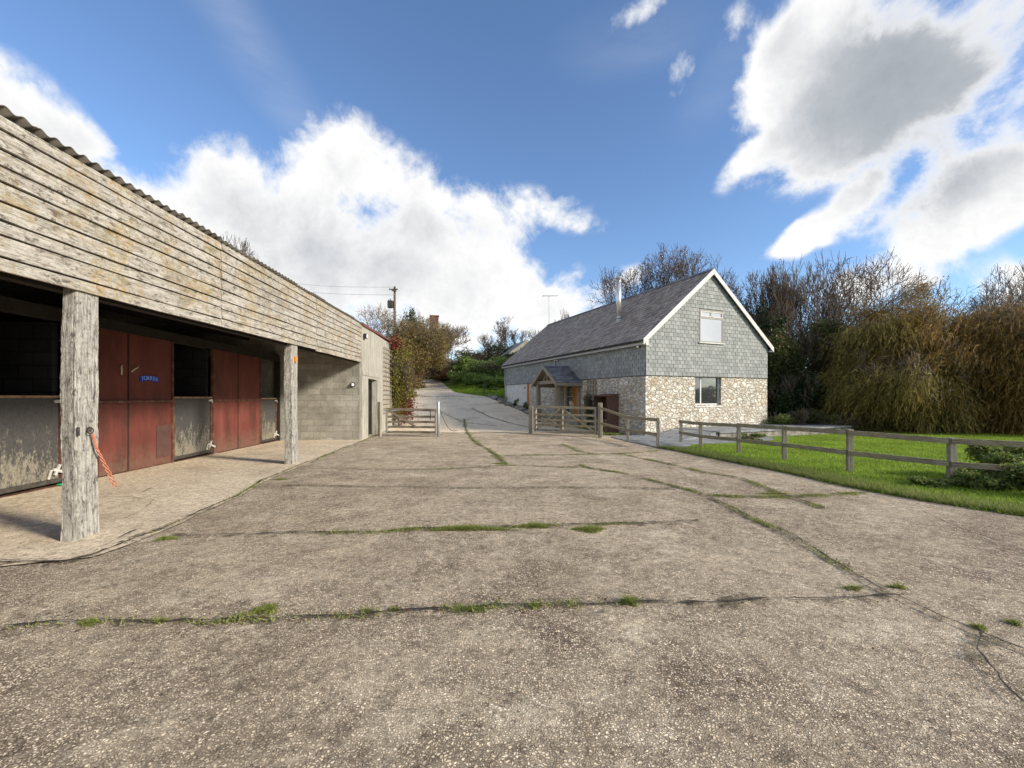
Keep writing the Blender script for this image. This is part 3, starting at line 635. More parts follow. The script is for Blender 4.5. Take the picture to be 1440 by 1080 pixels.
# ------------------------------------------------------------------ SHED
shed = empty('open_fronted_stable_block', (SHX0, 0, 0), SHA, 'long open-fronted stable block with weathered boards and rusty red stalls', 'shed')
cs_, sn_ = math.cos(SHA), math.sin(SHA)
def Yf(px): return 4.016 / ((720 - px) / F_PX - .101)
def lyf(px): return Yf(px) / cs_
def lyd(px): Y = 6.92 / ((720 - px) / F_PX - .1005); return (Y + .29) / cs_
def zb(l): return 2.573 + .0168 * (l - 4.32)
def zt(l): return 3.90 + .0225 * (l - 3.55)
LD = -2.88
LC = lyf(507.5); LE = lyf(551)
# weatherboards: three lengths, nine courses
joints = [-3.0, lyf(308.5), lyf(443.5), LC - .02]
for s_i in range(3):
    a, b_ = joints[s_i] + .012, joints[s_i + 1] - .012
    nbd = 9
    cuts0 = np.linspace(0, 1, nbd + 1); cuts = cuts0 + np.r_[0, NR.uniform(-.022, .022, nbd - 1), 0]; cutsb = cuts0 + np.r_[0, NR.uniform(-.022, .022, nbd - 1), 0]
    drop = (.0, .03, .0)[s_i]
    for k in range(nbd):
        m = int((b_ - a) / .18); vs = []
        ph = R.random() * 9
        for q in range(m + 1):
            l = a + (b_ - a) * q / m; t = q / m; H = zt(l) - zb(l)
            lo = cuts[k] * (1 - t) + cutsb[k] * t; hi = cuts[k + 1] * (1 - t) + cutsb[k + 1] * t
            z0 = zb(l) + H * lo + .010 + .004 * math.sin(l * 2.1 + ph) + R.uniform(-.0025, .0025) + (drop * t if k == 0 else 0)
            z1 = zb(l) + H * hi - .004
            out = .040 + .008 * math.sin(l * 1.3 + ph * 2) + R.uniform(-.001, .001)
            vs += [(.0, l, z0), (out, l, z0), (out * .45 + .004, l, z1), (.0, l, z1)]
        fs = [(q*4 + c, q*4 + (c+1) % 4, q*4 + 4 + (c+1) % 4, q*4 + 4 + c) for q in range(m) for c in range(4)] + [(0, 3, 2, 1), (4*m, 4*m+1, 4*m+2, 4*m+3)]
        MB().add(vs, fs).build('weatherboard', M['board'], shed)
mb = MB()
mb.add([(-.05, -3, zb(-3) + .03), (-.004, -3, zb(-3) + .03), (-.004, -3, zt(-3)), (-.05, -3, zt(-3)), (-.05, LC, zb(LC) + .03), (-.004, LC, zb(LC) + .03), (-.004, LC, zt(LC)), (-.05, LC, zt(LC))],
       [(0,1,2,3),(7,6,5,4),(0,4,5,1),(1,5,6,2),(2,6,7,3),(3,7,4,0)])
mb.build('gap_shade_backing', M['dark'], shed)  # near-black sheet painting the shade seen in the gaps between boards
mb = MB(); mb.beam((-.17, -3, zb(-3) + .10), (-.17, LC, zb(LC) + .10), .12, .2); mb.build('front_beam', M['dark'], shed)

# sleepers as posts: fissured, worn profile
def sleeper(l0, l1, wx, x1, zbot, ztop, rot, name='post', flare=.0, seed=1):
    rg = np.random.default_rng(seed); na, nz = 56, 90; vs = []
    gro = rg.uniform(0, 1, na); gro = np.where(gro > .8, -1, 0) * rg.uniform(.004, .014, na); gro[0] = gro[-1] = 0
    grs = rg.uniform(zbot, ztop, na); gre = grs + rg.uniform(.3, 2.2, na)
    cx, cy = x1 - wx / 2, (l0 + l1) / 2; hx, hy = wx / 2, (l1 - l0) / 2
    for i_ in range(nz + 1):
        z = zbot + (ztop - zbot) * i_ / nz; wv_ = 1 + .03 * math.sin(z * 3 + seed) + .02 * math.sin(z * 11 + seed)
        f = 1 + flare * math.exp(-(z - zbot) * 3)
        for k in range(na):
            t = 2 * math.pi * (k + .5) / na; c, s = math.cos(t), math.sin(t)
            e = .16; x = math.copysign(abs(c) ** e, c) * hx; y_ = math.copysign(abs(s) ** e, s) * hy
            g = gro[k] if grs[k] - .5 < z < gre[k] else 0
            g += rg.normal(0, .0013)
            rr = (1 + g / max(hx, .05)) * wv_ * f
            vs.append((cx + x * rr + .008 * math.sin(z * 1.7 + seed), cy + y_ * (1 + g / hy) * wv_ * f + .006 * math.sin(z * 2.3), z))
    fs = [(i_*na+k, i_*na+(k+1) % na, i_*na+na+(k+1) % na, i_*na+na+k) for i_ in range(nz) for k in range(na)] + [tuple(range(na))[::-1], tuple(range(nz*na, nz*na+na))]
    return MB().add(vs, fs).build(name, M['post'], shed)
p1 = sleeper(4.25, 4.53, .13, .0, -.03, 2.60, 0, flare=.10, seed=3)
p2 = sleeper(9.44, 9.76, .17, .0, -.10, 2.69, 0, flare=.02, seed=8)
sleeper(-1.2, -.92, .15, .0, .0, 2.5, 0, seed=5)
# orange blaze on the second post
l = 9.60; MB().tube([(.010 + .006, l - .02, 2.42), (.016, l, 2.30)], [.05, .04], 12).build('orange_mark', M['orangemark'], shed)
# corrugated roof
pitch = .146; A = .015
ls = np.arange(-3.1, LE + .25, pitch / 10); xs = np.array([.075, -.9, -2.9, -5.0, -7.6])
LG, XG = np.meshgrid(ls, xs, indexing='ij')
ZG = zt(LG) + .034 + A * np.sin(LG * 2 * math.pi / pitch) + XG * .14 + .012 * np.sin(np.floor(LG / .95) * 2.4)
def shell(X, Y, Z, th):
    a, b_ = X.shape; V = np.concatenate([np.stack([X, Y, Z], -1).reshape(-1, 3), np.stack([X, Y, Z - th], -1).reshape(-1, 3)])
    i_, j_ = np.meshgrid(np.arange(a-1), np.arange(b_-1), indexing='ij'); b0 = (i_ * b_ + j_).ravel(); N_ = a * b_
    top = np.stack([b0, b0+1, b0+1+b_, b0+b_], 1); bot = top[:, ::-1] + N_
    i2 = np.arange(a-1) * b_; e1 = np.stack([i2, i2+b_, i2+b_+N_, i2+N_], 1); e2 = np.stack([i2+b_-1, i2+b_-1+N_, i2+2*b_-1+N_, i2+2*b_-1], 1)
    return V, np.concatenate([top, bot, e1, e2])
V, Fq = shell(XG, LG, ZG, .008); mesh_np('roof', V, Fq, M['asb'], shed, True)
mb = MB()
for x in (-1.0, -1.9, -2.8, -3.9, -5.0, -6.2): mb.beam((x, -3, zt(-3) + x * .14 - .05), (x, LE, zt(LE) + x * .14 - .05), .07, .12)
mb.build('purlin', M['dark'], shed)
MB().beam((.06, LC + .02, zt(LC) + .0), (.06, LE, zt(LE) + .0), .035, .08, n=20, jit=.003).build('red_roof_edge', M['redtile'], shed)
# rear and far walls
MB().box((-7.25, -3.2, -.3), (-.05, -3.0, 3.0)).build('light_stop_wall', M['block'], shed)  # unseen wall added to keep sky light out of the open end
MB().box((-7.45, -3, -.3), (-7.25, LE, 3.0)).build('rear_wall', M['blockshade'], shed)
mb = MB(); w_ = .2
mb.add([(-.05, LC, -.4), (-7.25, LC, -.4), (-7.25, LC, zt(LC) - .95), (-.05, LC, zt(LC)), (-.05, LC + w_, -.4), (-7.25, LC + w_, -.4), (-7.25, LC + w_, zt(LC) - .95), (-.05, LC + w_, zt(LC))],
       [(0,1,2,3),(7,6,5,4),(0,4,5,1),(1,5,6,2),(2,6,7,3),(3,7,4,0)])
mb.build('end_wall', M['block'], shed)
# stall partitions (dark) behind the door line
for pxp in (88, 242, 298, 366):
    l = lyd(pxp); MB().box((-7.25, l - .05, -.3), (LD - .12, l + .05, 2.75)).build('stall_partition', M['blockshade'], shed)
# far store room with doorway
da, db = lyf(516.7), lyf(529.3)
def wallface(mb, u0, u1, z0, z1, holes, mk, th):
    """wall in the (u,z) plane with rectangular holes; mk(u,z,depth) -> point"""
    us = sorted({u0, u1, *[h[0] for h in holes], *[h[1] for h in holes]}); zs = sorted({z0, z1, *[h[2] for h in holes], *[h[3] for h in holes]})
    for a, b_ in zip(us[:-1], us[1:]):
        for c, d_ in zip(zs[:-1], zs[1:]):
            if any(h[0] <= a and b_ <= h[1] and h[2] <= c and d_ <= h[3] for h in holes): continue
            for dep in (0, th): mb.poly([mk(a, c, dep), mk(b_, c, dep), mk(b_, d_, dep), mk(a, d_, dep)])
    for (a, b_, c, d_) in holes + [(u0, u1, z0, z1)]:
        for (p_, q_) in (((a, c), (b_, c)), ((b_, c), (b_, d_)), ((b_, d_), (a, d_)), ((a, d_), (a, c))):
            mb.poly([mk(*p_, 0), mk(*q_, 0), mk(*q_, th), mk(*p_, th)])
mb = MB(); wallface(mb, LC + .0, LE, -.4, zt(LC) - .02, [(da, db, -.4, 2.22)], lambda u, z, d_: (.03 - d_, u, z), .22)
mb.build('store_wall', M['whitewash'], shed)
mb = MB(); mb.box((-.10, LC + .02, -.4), (.055, LC + .34, 2.30)); mb.box((-.10, LC + .02, 2.31), (.055, db + .35, 2.47)); mb.box((-.08, db + .03, -.4), (.055, db + .3, 2.30))
mb.build('door_surround', M['whitewash'], shed, bevel=.01)
MB().box((-2.2, db + .1, -.4), (-.2, db + .3, 3.2)).build('store_inner_wall', M['block'], shed)
MB().box((-7.25, LE - .2, -.4), (-.0, LE, 3.4)).build('store_end_wall', M['block'], shed)
# stall fronts
def zd(px, py):
    Y = 6.92 / ((720 - px) / F_PX - .1005); return CAMZ + (HOR - py) / F_PX * Y
TOP = 2.78
def gz(l): return float(zg(LD * cs_ - l * sn_ + SHX0, LD * sn_ + l * cs_))
def panel(l0, l1, splits, railz, hatch=None):
    e = empty('red_stall_panel', (0, 0, 0), 0, None, None); e.parent = shed
    del_ = [k for k in ('label', 'category') if k in e.keys()]
    edges = [l0] + splits + [l1]
    for a, b_ in zip(edges[:-1], edges[1:]):
        for c, d_ in ((gz((a+b_)/2) + .05, railz - .02), (railz + .02, TOP)):
            MB().box((LD - .03 + R.uniform(-.004, .004), a + .025, c), (LD, b_ - .025, d_)).build('sheet', M['red'], e)
    for a in splits: MB().box((LD - .05, a - .024, gz(a) + .04), (LD - .012, a + .024, TOP)).build('groove', M['dark'], e)
    for a in (l0, l1): MB().box((LD - .04, a - .022, gz(a) + .02), (LD + .03, a + .022, TOP)).build('upright', M['redframe'], e)
    MB().box((LD - .01, l0 + .024, railz - .02), (LD + .035, l1 - .024, railz + .022)).build('rail', M['redframe'], e)
    MB().box((LD - .06, l0, gz(l0) - .02), (LD + .04, l1, gz(l1) + .06)).build('bottom_rail', M['redframe'], e)
    if hatch: MB().box((LD + .003, hatch[0], hatch[2]), (LD + .012, hatch[1], hatch[3])).build('hatch', simple('brown_hatch', [(.07, .035, .03), (.12, .06, .05)], 5, rough=.6), e)
panel(-3.0, lyd(-60), [-1.5, .2, 2.0, 3.8], 1.45)
panel(lyd(90), lyd(241.5), [lyd(137), lyd(180)], 1.40, (lyd(219), lyd(238.5), zd(228, 642), zd(228, 598)))
panel(lyd(299), lyd(365.5), [lyd(334.5)], 1.40)
MB().box((LD - .16, -3, TOP + .003), (LD + .05, LC - .01, TOP + .20)).build('lintel', M['dark'], shed)
def halfdoor(l0, l1, ztop):
    e = empty('half_door', (0, 0, 0), 0, None, None); e.parent = shed
    z0 = gz((l0 + l1) / 2) + .12; f = .03
    MB().box((LD - .05, l0 + .05, z0 + .04), (LD - .01, l1 - .07, ztop - .035)).build('door_board', M['half'], e)
    mb = MB(); mb.box((LD - .045, l0 + .012, ztop - .034), (LD + .012, l1 - .012, ztop)); mb.build('top_edge', M['railred'], e)
    MB().box((LD - .045, l0 + .012, z0), (LD + .012, l0 + .048, ztop - .036)).build('door_stile', M['redframe'], e); MB().box((LD - .045, l1 - .048, z0), (LD + .012, l1 - .012, ztop - .036)).build('door_stile', M['redframe'], e)
    mb = MB(); mb.box((LD - .045, l0 + .012, z0 - .03), (LD + .02, l1 - .012, z0 + .038)); mb.build('kick_rail', M['iron'], e)
    MB().box((LD - .05, l0, gz(l0) - .02), (LD + .05, l1, gz(l1) + .055)).build('threshold', M['redframe'], e)
    # kick bolt
    b0 = l1 - .20; mb = MB(); mb.beam((LD + .03, b0, z0 + .20), (LD + .05, b0 + .24, z0 + .10), .03, .045); mb.beam((LD + .03, b0 + .03, z0 + .10), (LD + .04, b0 + .10, z0 + .27), .03, .035); mb.beam((LD + .02, b0 - .07, z0 + .05), (LD + .03, b0 - .03, z0 + .2), .02, .03)
    mb.build('kick_bolt', M['silverbolt'], e)
    mb = MB(); mb.beam((LD + .01, l1 - .16, ztop - .10), (LD + .03, l1 - .05, ztop - .09), .03, .05); mb.tube([(LD + .03, l1 - .06, ztop - .07), (LD + .04, l1 - .05, ztop - .16)], .012, 6); mb.build('top_bolt', M['silverbolt'], e)
halfdoor(lyd(-60), lyd(88), 1.52); halfdoor(lyd(243), lyd(298), 1.50); halfdoor(lyd(367), lyd(389), 1.46)
MB().box((LD - .12, lyd(390), -.3), (LD + .06, lyd(396), TOP)).build('corner_post', M['dark'], shed)
def wl(lx, ly, z): return (SHX0 + lx * cs_ - ly * sn_, lx * sn_ + ly * cs_, z)
# floodlight and round lamp
def thing_at(name, lx, ly, z, label, cat): return empty(name, wl(lx, ly, z), SHA, label, cat)
l = lyf(510); z = CAMZ + (HOR - 473) / F_PX * Yf(510); e = thing_at('floodlight', .03, l, z, 'small black floodlight on the whitewashed end wall above the doorway', 'floodlight')
mb = MB(); mb.box((.03, -.10, -.08), (.13, .10, .10)); mb.build('housing', M['darkplastic'], e, bevel=.01); MB().box((.131, -.08, -.06), (.137, .08, .08)).build('lens', M['lamp'], e); MB().beam((0, 0, -.05), (.05, 0, -.12), .03, .03).build('bracket', M['darkplastic'], e)
e = empty('wall_lamp', wl(-.28, LC - .0, CAMZ + 17 / F_PX * 15.1), SHA, 'round white bulkhead lamp on the grey block wall under the shed roof', 'lamp')
MB().tube([(0, -.02, 0), (0, -.05, 0)], .09, 18).build('base', M['darkplastic'], e); MB().tube([(0, -.05, 0), (0, -.10, 0), (0, -.12, 0)], [.06, .055, .02], 14).build('lamp_glass', M['lamp'], e, True)
# ring and twine on the near post
e = empty('tie_ring', wl(.012, 4.39, 1.14), SHA, 'rusty iron tie ring on the near wooden post', 'ring')
MB().tube([(.02 + .002 * math.sin(a), .03 * math.cos(a), .03 * math.sin(a)) for a in np.linspace(0, 2 * math.pi, 15)], .006, 6).build('ring', M['iron'], e, True)
MB().box((0, -.012, -.005), (.02, .012, .045)).build('staple', M['iron'], e); MB().box((-.004, -.13, -.04), (.006, -.105, .05)).build('plate', M['iron'], e)
mb = MB()
for ph in (0, 2.1, 4.2):
    pts_ = []
    for k in range(60):
        t = k / 59; z = -.03 - .34 * t if t < .5 else -.20 - .50 * (t - .5) * 2 * .9
        yb = .01 + .05 * min(t * 2, 1) + (.30 * (t - .5) * 1.6 if t > .5 else 0); sp_ = (.008 if t < .55 else .008 + .05 * (t - .55))
        pts_.append((.03 + .01 * math.cos(ph + t * 30), yb + sp_ * math.sin(ph + t * 30), z))
    mb.tube(pts_, .0055, 5)
o = mb.build('baling_twine', M['rope'], None, True); o.location = wl(.012, 4.39, 1.14); o.rotation_euler = (0, 0, SHA)
tag(o, 'frayed plaited orange twine hanging from the ring on the near post', 'twine')
# blue sign, two pale horn-shaped hooks
l0 = lyd(195.5); l1 = lyd(221.5); zc = zd(208, 534); e = thing_at('name_plate', LD + .003, (l0 + l1) / 2, zc, 'small arched blue name plate reading TORRER on the red stall panel', 'sign')
hw = (l1 - l0) / 2; mb = MB(); N_ = 16; top_ = []; bot = []
for k in range(N_ + 1):
    t = -1 + 2 * k / N_; arch = .035 * (1 - t * t); top_.append((0, t * hw, arch + .055)); bot.append((0, t * hw, arch - .055))
mb.prism(bot + top_[::-1], (.012, 0, 0)); mb.build('plate', M['blue'], e)
for k, ch in enumerate('TORRER'):
    cu = bpy.data.curves.new('c', 'FONT'); cu.body = ch; cu.size = .115; cu.align_x = 'CENTER'; cu.align_y = 'CENTER'; cu.extrude = .002; cu.offset = .002
    tmp = bpy.data.objects.new('tmp', cu); COL.objects.link(tmp); dg = bpy.context.evaluated_depsgraph_get(); me = bpy.data.meshes.new_from_object(tmp.evaluated_get(dg)); bpy.data.objects.remove(tmp)
    me.materials.clear(); me.materials.append(M['lightblue']); t = -1 + 2 * (k + .75) / 6.5
    o = link(bpy.data.objects.new('letter', me), e); o.location = (.015, t * hw, .035 * (1 - t * t)); o.rotation_euler = (math.radians(90), -t * .12, math.radians(90))
def hook(px, py, path, label):
    l = lyd(px); e = MB().tube([(.0 + q[2], q[0], q[1]) for q in path], [.016, .014, .012, .010][:len(path)] + [.008] * max(0, len(path) - 4), 7).build('coat_hook', M['chalk'], None, True)
    e.location = wl(LD + .03, l, zd(px, py)); e.rotation_euler = (0, 0, SHA); tag(e, label, 'hook', 'pale hooks on the red stall panel')
hook(167, 520, [(.02, .11, .0), (-.02, .05, .03), (-.04, -.02, .05), (-.02, -.08, .03), (.03, -.09, .0)], 'curved pale hook shaped like a bracket, left of the panel joint')
hook(185, 519, [(.12, .07, .0), (.04, .03, .04), (-.03, .0, .05), (-.05, -.06, .0)], 'forked pale hook pointing up to the right, right of the panel joint')
# kicked-out green plug under the near half door
o = MB().box((-.03, -.05, -.012), (.03, .05, .014)).build('green_offcut', M['green'], None, bevel=.006); o.location = wl(LD + .07, lyd(79), zd(79, 681)); o.rotation_euler = (.0, 0, SHA); tag(o, 'small bright green plastic offcut wedged under the near half door', 'offcut')
# trellis on the store wall
tr = empty('trellis', wl(.075, 0, 0), SHA, 'tall pale square wooden trellis on the end of the shed wall', 'trellis')
ta, tb = lyf(537.5), lyf(551); mb = MB(); z0, z1 = .75, CAMZ + (HOR - 490) / F_PX * Yf(541)
for k in range(5): mb.box((0, ta + (tb - ta) * k / 4 - .015, z0), (.02, ta + (tb - ta) * k / 4 + .015, z1))
mb.build('upright', M['oak'], tr); mb = MB()
for k in range(15): mb.box((.021, ta - .03, z0 + (z1 - z0) * k / 14 - .015), (.038, tb + .03, z0 + (z1 - z0) * k / 14 + .015))
mb.build('crossbar', M['oak'], tr)

# ------------------------------------------------------------------ BARN
BA = math.atan2(.3907, .9205); BC = (5.46, 17.0)
barn = empty('stone_barn_house', (BC[0], BC[1], 0), BA, 'converted stone barn with grey hung slates, white barge boards and a dark slate roof', 'house')
bc, bs = math.cos(BA), math.sin(BA)
def bw_(x, y, z=0): return (BC[0] + x * bc - y * bs, BC[1] + x * bs + y * bc, z)
WD, LN, ZS, ZE, ZR = 7.3, 15.24, 2.42, 3.93, 7.02
LX0, LX1, LZ0, LZ1 = 2.70, 4.26, 1.14, 2.40
mb = MB()
wallface(mb, 0, WD, -1.0, ZS, [(LX0, LX1, LZ0, ZS)], lambda u, z, d_: (u, d_, z), .45)                 # gable, stone
mb.build('stone_gable_wall', M['stone'], barn)
mb = MB(); wallface(mb, 0.451, 11.1, -1.0, ZS, [(5.25, 6.45, -1.0, 2.1)], lambda u, z, d_: (d_, u, z), .449); mb.build('stone_side_wall', M['stone'], barn)
MB().box((.04, 11.1, -1), (.45, 11.5, ZS)).build('brown_door_frame', M['orange'], barn)
MB().box((.03, 11.5, -1), (.45, LN, ZS)).build('rendered_wall', M['render'], barn)
mb = MB(); mb.box((WD - .45, .45, -1), (WD, LN, ZS)); mb.box((.45, LN - .4, -1), (WD - .45, LN, ZS)); mb.build('rear_stone_wall', M['stone'], barn)
mb = MB()
mb.add([(0, .0, ZS), (WD, .0, ZS), (WD, .0, ZE), (WD / 2, .0, ZR), (0, .0, ZE)], [(0, 1, 2, 3, 4)])
mb.add([(0, LN, ZS), (WD, LN, ZS), (WD, LN, ZE), (WD / 2, LN, ZR), (0, LN, ZE)], [(4, 3, 2, 1, 0)])
mb.poly([(0, 0, ZS), (0, 0, ZE), (0, LN, ZE), (0, LN, ZS)]); mb.poly([(WD, 0, ZS), (WD, LN, ZS), (WD, LN, ZE), (WD, 0, ZE)])
mb.poly([(0, 0, ZS), (0, LN, ZS), (WD, LN, ZS), (WD, 0, ZS)])
mb.build('upper_wall', M['darkplastic'], barn)
UX0, UX1, UZ0, UZ1 = 2.93, 4.36, 3.89, 5.32
def slates(O, u, v, nrm_, ul, vl, w, h, ok, lift=.022, jit=.003):
    O, u, v, nrm_ = [np.array(q, float) for q in (O, u, v, nrm_)]; mb = MB(); rows = int(round(vl / h)); h = vl / rows
    for r in range(rows):
        off = (r % 2) * w / 2; k = -1
        while True:
            k += 1; a = k * w - off; b_ = a + w
            if a >= ul: break
            a2, b2 = max(a, 0), min(b_, ul)
            rng = ok((a2 + b2) / 2, (r + .5) * h, a2, b2)
            if not rng: continue
            if rng is not True: a2, b2 = rng
            if b2 - a2 < .03: continue
            lf = lift + R.uniform(-.003, .004); g = .007 + R.uniform(0, .004); z0 = r * h + R.uniform(-jit, jit); z1 = (r + 1) * h + .02
            p_ = [O + u * (a2 + g) + v * z0 + nrm_ * lf, O + u * (b2 - g) + v * z0 + nrm_ * lf, O + u * (b2 - g) + v * z1 + nrm_ * (lf - .016), O + u * (a2 + g) + v * z1 + nrm_ * (lf - .016)]
            q_ = [O + u * (a2 + g) + v * z0, O + u * (b2 - g) + v * z0, O + u * (b2 - g) + v * z1, O + u * (a2 + g) + v * z1]
            mb.add(p_ + q_, [(0, 1, 2, 3), (4, 5, 1, 0), (5, 6, 2, 1), (7, 4, 0, 3)])
    return mb
def okg(a, b_, a2, b2):
    z = ZS + b_
    if a2 < UX1 and b2 > UX0 and UZ0 < z < UZ1:
        if a2 >= UX0 - .03 and b2 <= UX1 + .03: return False
        return (a2, UX0 - .01) if a2 < UX0 else (UX1 + .01, b2)
    if z > ZE:
        m = (z - ZE) / (ZR - ZE) * WD / 2; lo, hi = max(a2, m - .02), min(b2, WD - m + .02)
        return (lo, hi) if hi > lo else False
    return True
slates((0, -.004, ZS - .03), (1, 0, 0), (0, 0, 1), (0, -1, 0), WD, ZR - ZS + .03, .245, .165, okg).build('gable_slate_hanging', M['slate_w'], barn)
slates((-.004, LN, ZS - .03), (0, -1, 0), (0, 0, 1), (-1, 0, 0), LN, ZE - ZS + .03, .245, .165, lambda a, b_, a2, b2: not (abs(LN - a - 7.46) < .26 and ZS + b_ > 3.15)).build('side_slate_hanging', M['slate_w'], barn)
mb = MB(); mb.box((-.03, -.03, ZS - .055), (WD + .02, -.001, ZS - .032)); mb.box((-.03, -.0, ZS - .055), (-.001, LN, ZS - .032)); mb.build('drip_strip', M['darkplastic'], barn)
# roof
OV, TH = .22, .07; sl_ = (ZR - ZE) / (WD / 2); zed = ZE - OV * sl_ + .08; zrd = ZR + .08; y0r, y1r = -.13, LN + .13
for sgn in (0, 1):
    f = lambda x: x if sgn == 0 else WD - x
    pts_ = [(f(-OV), y0r, zed), (f(WD / 2), y0r, zrd), (f(WD / 2), y0r, zrd - TH), (f(-OV), y0r, zed - TH)]
    MB().prism(pts_, (0, y1r - y0r, 0)).build('roof_deck', M['darkplastic'], barn)
    u = np.array((0, -1., 0)) if sgn == 0 else np.array((0, 1., 0)); vv_ = nrm((WD / 2 + OV, 0, zrd - zed)) * (1, 1, 1)
    if sgn: vv_ = vv_ * (-1, 1, 1)
    nn_ = np.cross(u, vv_); nn_ = nn_ if nn_[2] > 0 else -nn_
    sllen = math.hypot(WD / 2 + OV, zrd - zed)
    O_ = np.array((f(-OV - .03), y1r if sgn == 0 else y0r, zed - .015)) + nn_ * .004
    slates(O_, u, vv_, nn_, y1r - y0r, sllen, .25, .21, lambda *a: True, .02, .004).build('roof', M['slate_r'], barn)
    # barge board, front
    a_ = np.array((f(-OV - .02), y0r - .035, zed + .03)); b_ = np.array((f(WD / 2), y0r - .035, zrd + .035)); dn = np.array((0, 0, -.24))
    MB().prism([a_, b_, b_ + dn, a_ + dn], (0, .03, 0)).build('barge_board', M['white'], barn)
    a_[1] = b_[1] = y1r + .005; MB().prism([a_, b_, b_ + dn, a_ + dn], (0, .03, 0)).build('barge_board', M['white'], barn)
mb = MB(); m_ = 34
for k in range(m_):
    a = y0r + (y1r - y0r) * k / m_ + .006; b_ = y0r + (y1r - y0r) * (k + 1) / m_ - .006
    mb.prism([(WD/2 - .13, a, zrd - .045), (WD/2, a, zrd + .075), (WD/2 + .13, a, zrd - .045)], (0, b_ - a, 0))
mb.build('ridge_tiles', M['slate_p'], barn)
for f0 in (-OV - .0, WD + OV):
    s1 = 1 if f0 < 0 else -1
    MB().box((min(f0, f0 + s1 * .022), y0r, zed - .20), (max(f0, f0 + s1 * .022), y1r, zed - .035)).build('eaves_board', M['upvcgrey'], barn)
    xs0, xs1 = sorted((f0 + s1 * .023, f0 + s1 * OV)); MB().box((xs0, y0r, zed - .18), (xs1, y1r, zed - .165)).build('soffit', M['upvcgrey'], barn)
mb = MB(); gxx = -OV - .075
prof = [(gxx + .06 * math.cos(t), zed - .05 + .055 * math.sin(t)) for t in np.linspace(math.pi, 2 * math.pi, 8)]
prof += [(gxx + .052 * math.cos(t), zed - .045 + .045 * math.sin(t)) for t in np.linspace(2 * math.pi, math.pi, 8)]
mb.prism([(x, y0r, z) for x, z in prof], (0, y1r - y0r, 0)); mb.build('gutter', M['darkplastic'], barn)
zg0 = float(zg(*bw_(-.1, LN - .15)[:2])); mb = MB(); mb.tube([(gxx, LN - .1, zed - .1), (-.07, LN - .12, ZE - .35), (-.09, LN - .12, ZS + .1), (-.06, LN - .12, ZS - .1), (-.06, LN - .12, zg0)], .038, 8)
mb.build('downpipe', M['upvcgrey'], barn, True)
MB().box((-.10, y0r - .01, zed - .22), (.05, .0, zed - .02)).build('eaves_box', M['white'], barn)
# windows
def window(x0, x1, z0, z1, fr, y=-.03, glass='glass', frame='upvcgrey', mull=None, trans=None):
    e = empty('window', (0, 0, 0), 0, None, None); e.parent = barn; t = .065
    mb = MB(); mb.box((x0, y, z0), (x0 + t, y + .09, z1)); mb.box((x1 - t, y, z0), (x1, y + .09, z1)); mb.box((x0 + t, y, z1 - t), (x1 - t, y + .09, z1)); mb.box((x0 + t, y, z0), (x1 - t, y + .09, z0 + t))
    if trans: mb.box((x0 + t, y + .004, trans - .04), (x1 - t, y + .08, trans + .04)); mb.box(((x0 + x1) / 2 - .03, y + .004, trans + .04), ((x0 + x1) / 2 + .03, y + .08, z1 - t))
    if mull: mb.box((mull - .035, y + .004, z0 + t), (mull + .035, y + .08, z1 - t))
    mb.build('frame', M[frame], e, bevel=.006)
    if trans:
        for a, b_ in ((x0 + t, (x0 + x1) / 2 - .03), ((x0 + x1) / 2 + .03, x1 - t)):
            mb = MB(); q = .035; mb.box((a, y - .008, trans + .042), (b_, y + .0035, trans + .042 + q)); mb.box((a, y - .008, z1 - t - q), (b_, y + .0035, z1 - t)); mb.box((a, y - .008, trans + .042 + q), (a + q, y + .0035, z1 - t - q)); mb.box((b_ - q, y - .008, trans + .042 + q), (b_, y + .0035, z1 - t - q)); mb.build('sash', M['white'], e)
    MB().poly([(x0 + t, y + .022, z0 + t), (x1 - t, y + .022, z0 + t), (x1 - t, y + .022, z1 - t), (x0 + t, y + .022, z1 - t)]).build('pane', M[glass], e)
    MB().box((x0 - .05, y - .05, z0 - .05), (x1 + .05, y + .09, z0 - .002)).build('sill', M['white'], e)
M['taupe'] = simple('taupe_frame', [(.26, .245, .22), (.33, .31, .28)], 3, rough=.6, bmp=.05)
window(UX0, UX1, UZ0, UZ1, 0, -.035, 'mirror', 'taupe', None, UZ0 + 1.08)
window(LX0 + .0, LX1, LZ0, LZ1, 0, .12, 'glass', 'white', LX0 + .46)
MB().box((LX0 - .02, -.035, LZ0 - .10), (LX1 + .08, .119, LZ0 - .052)).build('stone_sill', M['render'], barn)
# tiny window under the eave
e = empty('window', (0, 0, 0), 0, None, None); e.parent = barn
mb = MB(); mb.box((-.05, 7.26, 3.12), (.02, 7.32, 3.62)); mb.box((-.05, 7.60, 3.12), (.02, 7.66, 3.62)); mb.box((-.05, 7.32, 3.57), (.02, 7.60, 3.62)); mb.box((-.05, 7.32, 3.12), (.02, 7.60, 3.17)); mb.build('frame', M['white'], e)
MB().poly([(-.028, 7.32, 3.17), (-.028, 7.60, 3.17), (-.028, 7.60, 3.57), (-.028, 7.32, 3.57)]).build('pane', M['darkplastic'], e)
